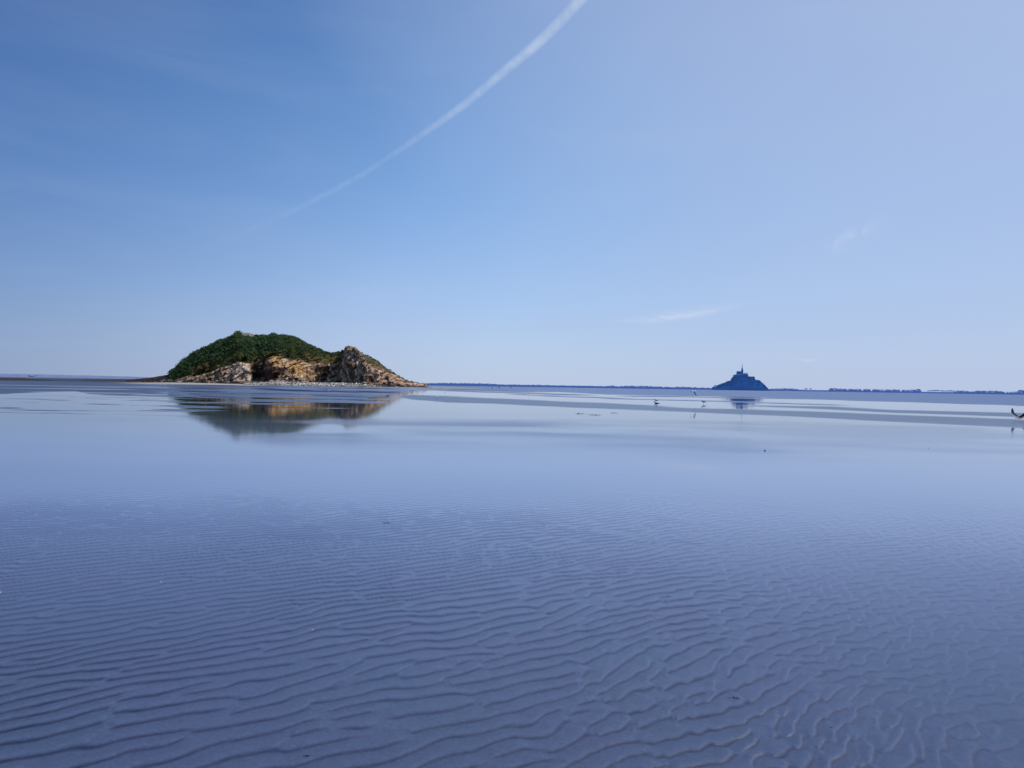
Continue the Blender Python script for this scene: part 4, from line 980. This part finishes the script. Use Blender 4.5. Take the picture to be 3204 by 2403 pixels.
# ------------------------------------------------------------------ clouds
def build_sky_things():
    def vapour(name, strength, noise_scale, ns, col=(0.95, 0.96, 1.0, 1), power=2.2):
        m = bpy.data.materials.new(name); m.use_nodes = True; t = NT(m)
        t.n.remove(t.n['Principled BSDF']); out = t.n['Material Output']
        tr = t.new('ShaderNodeBsdfTransparent'); em = t.new('ShaderNodeEmission'); em.inputs['Color'].default_value = col; em.inputs['Strength'].default_value = 0.95
        lw = t.new('ShaderNodeLayerWeight'); lw.inputs['Blend'].default_value = 0.5
        core = t.math('POWER', t.math('SUBTRACT', 1.0, lw.outputs['Facing'], True), power)
        tc = t.new('ShaderNodeTexCoord').outputs['Object']
        mp = t.new('ShaderNodeMapping'); mp.inputs['Scale'].default_value = ns; t.l.new(tc, mp.inputs['Vector'])
        n = t.maprange(t.noise(noise_scale, 5, 0.6, mp.outputs[0], 0.4), 0.3, 0.7, 0.35, 1.3)
        a = t.math('MULTIPLY', t.math('MULTIPLY', core, n), t.math('MULTIPLY', t.attr('fade').outputs['Fac'], strength), True)
        # only the front side of the body of vapour counts
        bf = t.new('ShaderNodeNewGeometry').outputs['Backfacing']; a = t.math('MULTIPLY', a, t.math('SUBTRACT', 1.0, bf))
        mx = t.new('ShaderNodeMixShader'); t.l.new(a, mx.inputs[0]); t.l.new(tr.outputs[0], mx.inputs[1]); t.l.new(em.outputs[0], mx.inputs[2])
        t.l.new(mx.outputs[0], out.inputs['Surface'])
        return m
    # contrail at nine kilometres
    ALT = 9000.0
    pts = [(2250, -560, 50, .9), (2060, -340, 46, .9), (1930, -165, 42, .9), (1793, 0, 37, .88), (1681, 119, 34, .84), (1562, 221, 30, .78), (1439, 325, 26, .66), (1319, 412, 22, .52), (1200, 494, 19, .38), (1110, 552, 19, .36), (965, 630, 21, .28), (829, 694, 23, .20), (694, 752, 26, .11), (560, 806, 28, .0)]
    path = []
    for px, py, wd, fd in pts:
        Y = (ALT - CAM_H) * F / (yh(px) - py); path.append((pt(px, py, Y), wd * 0.56 * Y / F, fd))
    # resample smoothly (Catmull-Rom)
    fine = []
    for i in range(len(path) - 1):
        p0, p1, p2, p3 = (path[max(i - 1, 0)], path[i], path[i + 1], path[min(i + 2, len(path) - 1)])
        for k in range(10):
            s = k / 10; q = 0.5 * ((2 * p1[0]) + (-p0[0] + p2[0]) * s + (2 * p0[0] - 5 * p1[0] + 4 * p2[0] - p3[0]) * s * s + (-p0[0] + 3 * p1[0] - 3 * p2[0] + p3[0]) * s ** 3)
            fine.append((q, p1[1] * (1 - s) + p2[1] * s, p1[2] * (1 - s) + p2[2] * s))
    fine.append(path[-1])
    N = 24; V = []; fd = []
    for i, (p, r, f) in enumerate(fine):
        d = (fine[min(i + 1, len(fine) - 1)][0] - fine[max(i - 1, 0)][0]).normalized(); q = d.to_track_quat('Z', 'Y')
        for k in range(N): V.append(p + q @ Vector((r * math.cos(2 * PI * k / N), r * math.sin(2 * PI * k / N), 0))); fd.append(f)
    Q = [(i * N + k, i * N + (k + 1) % N, (i + 1) * N + (k + 1) % N, (i + 1) * N + k) for i in range(len(fine) - 1) for k in range(N)]
    me = mesh_np('contrail', V, Q); fattr(me, 'fade', fd)
    tag(link('contrail', me, vapour('contrail_vapour', 1.12, 0.0012, (1, 1, 1), (0.78, 0.87, 0.97, 1), 2.3)), 'white vapour trail curving down across the blue sky and fading out', 'contrail')
    # wisps of cloud: lens-shaped bodies of thin vapour
    def wisp(pa, pb, thick, D, strength, label, seed):
        a = pt(*pa, D); b = pt(*pb, D); L_ = (b - a).length; nu, nv = 60, 20; V = []; fd = []
        up = Vector((0, 0, 1)); dr = (b - a).normalized(); dp = dr.cross(up).normalized()
        hh = thick / F * D
        for i in range(nu):
            s = i / (nu - 1); cen = a.lerp(b, s) + up * (hh * 0.6 * vnoise(np.array(s * 3.0), np.array(0.5), seed).item())
            rad = hh * math.sin(PI * s) ** 0.7 * (0.55 + 0.75 * s) * (0.8 + 0.4 * vnoise(np.array(s * 5.0), np.array(2.5), seed).item()) + 0.5
            for k in range(nv):
                an = 2 * PI * k / nv; V.append(cen + up * rad * math.sin(an) + dp * rad * 3 * math.cos(an)); fd.append(math.sin(PI * s) ** 1.2 * (0.5 + 0.6 * s))
        Q = [(i * nv + k, i * nv + (k + 1) % nv, (i + 1) * nv + (k + 1) % nv, (i + 1) * nv + k) for i in range(nu - 1) for k in range(nv)]
        me = mesh_np('cloud', V, Q); fattr(me, 'fade', fd)
        tag(link('cloud', me, vapour('cloud_vapour', strength, 0.004, (1, 1, 4), (0.86, 0.89, 0.98, 1))), label, 'cloud', 'faint wisps of cloud')
    wisp((1860, 1004), (2362, 950), 38, 12000, 0.38, 'long thin white wisp of cloud low in the sky above left of the mount', 3)
    wisp((2560, 760), (2830, 712), 75, 12000, 0.22, 'soft short pale wisp of cloud at mid height on the right', 5)
    wisp((2430, 1122), (2590, 1124), 8, 14000, 0.35, 'tiny faint wisp of cloud just above the horizon right of the mount', 8)

# ------------------------------------------------------------------ go
build_world(); build_camera(); build_flat(); build_coast(); build_mount(); build_island(); build_people(); build_gulls(); build_flotsam(); build_sky_things()
sc.view_settings.view_transform = 'Standard'; sc.view_settings.look = 'None'; sc.view_settings.exposure = 0; sc.view_settings.gamma = 1
sc.cycles.max_bounces = 6; sc.cycles.transparent_max_bounces = 12; sc.cycles.use_denoising = True
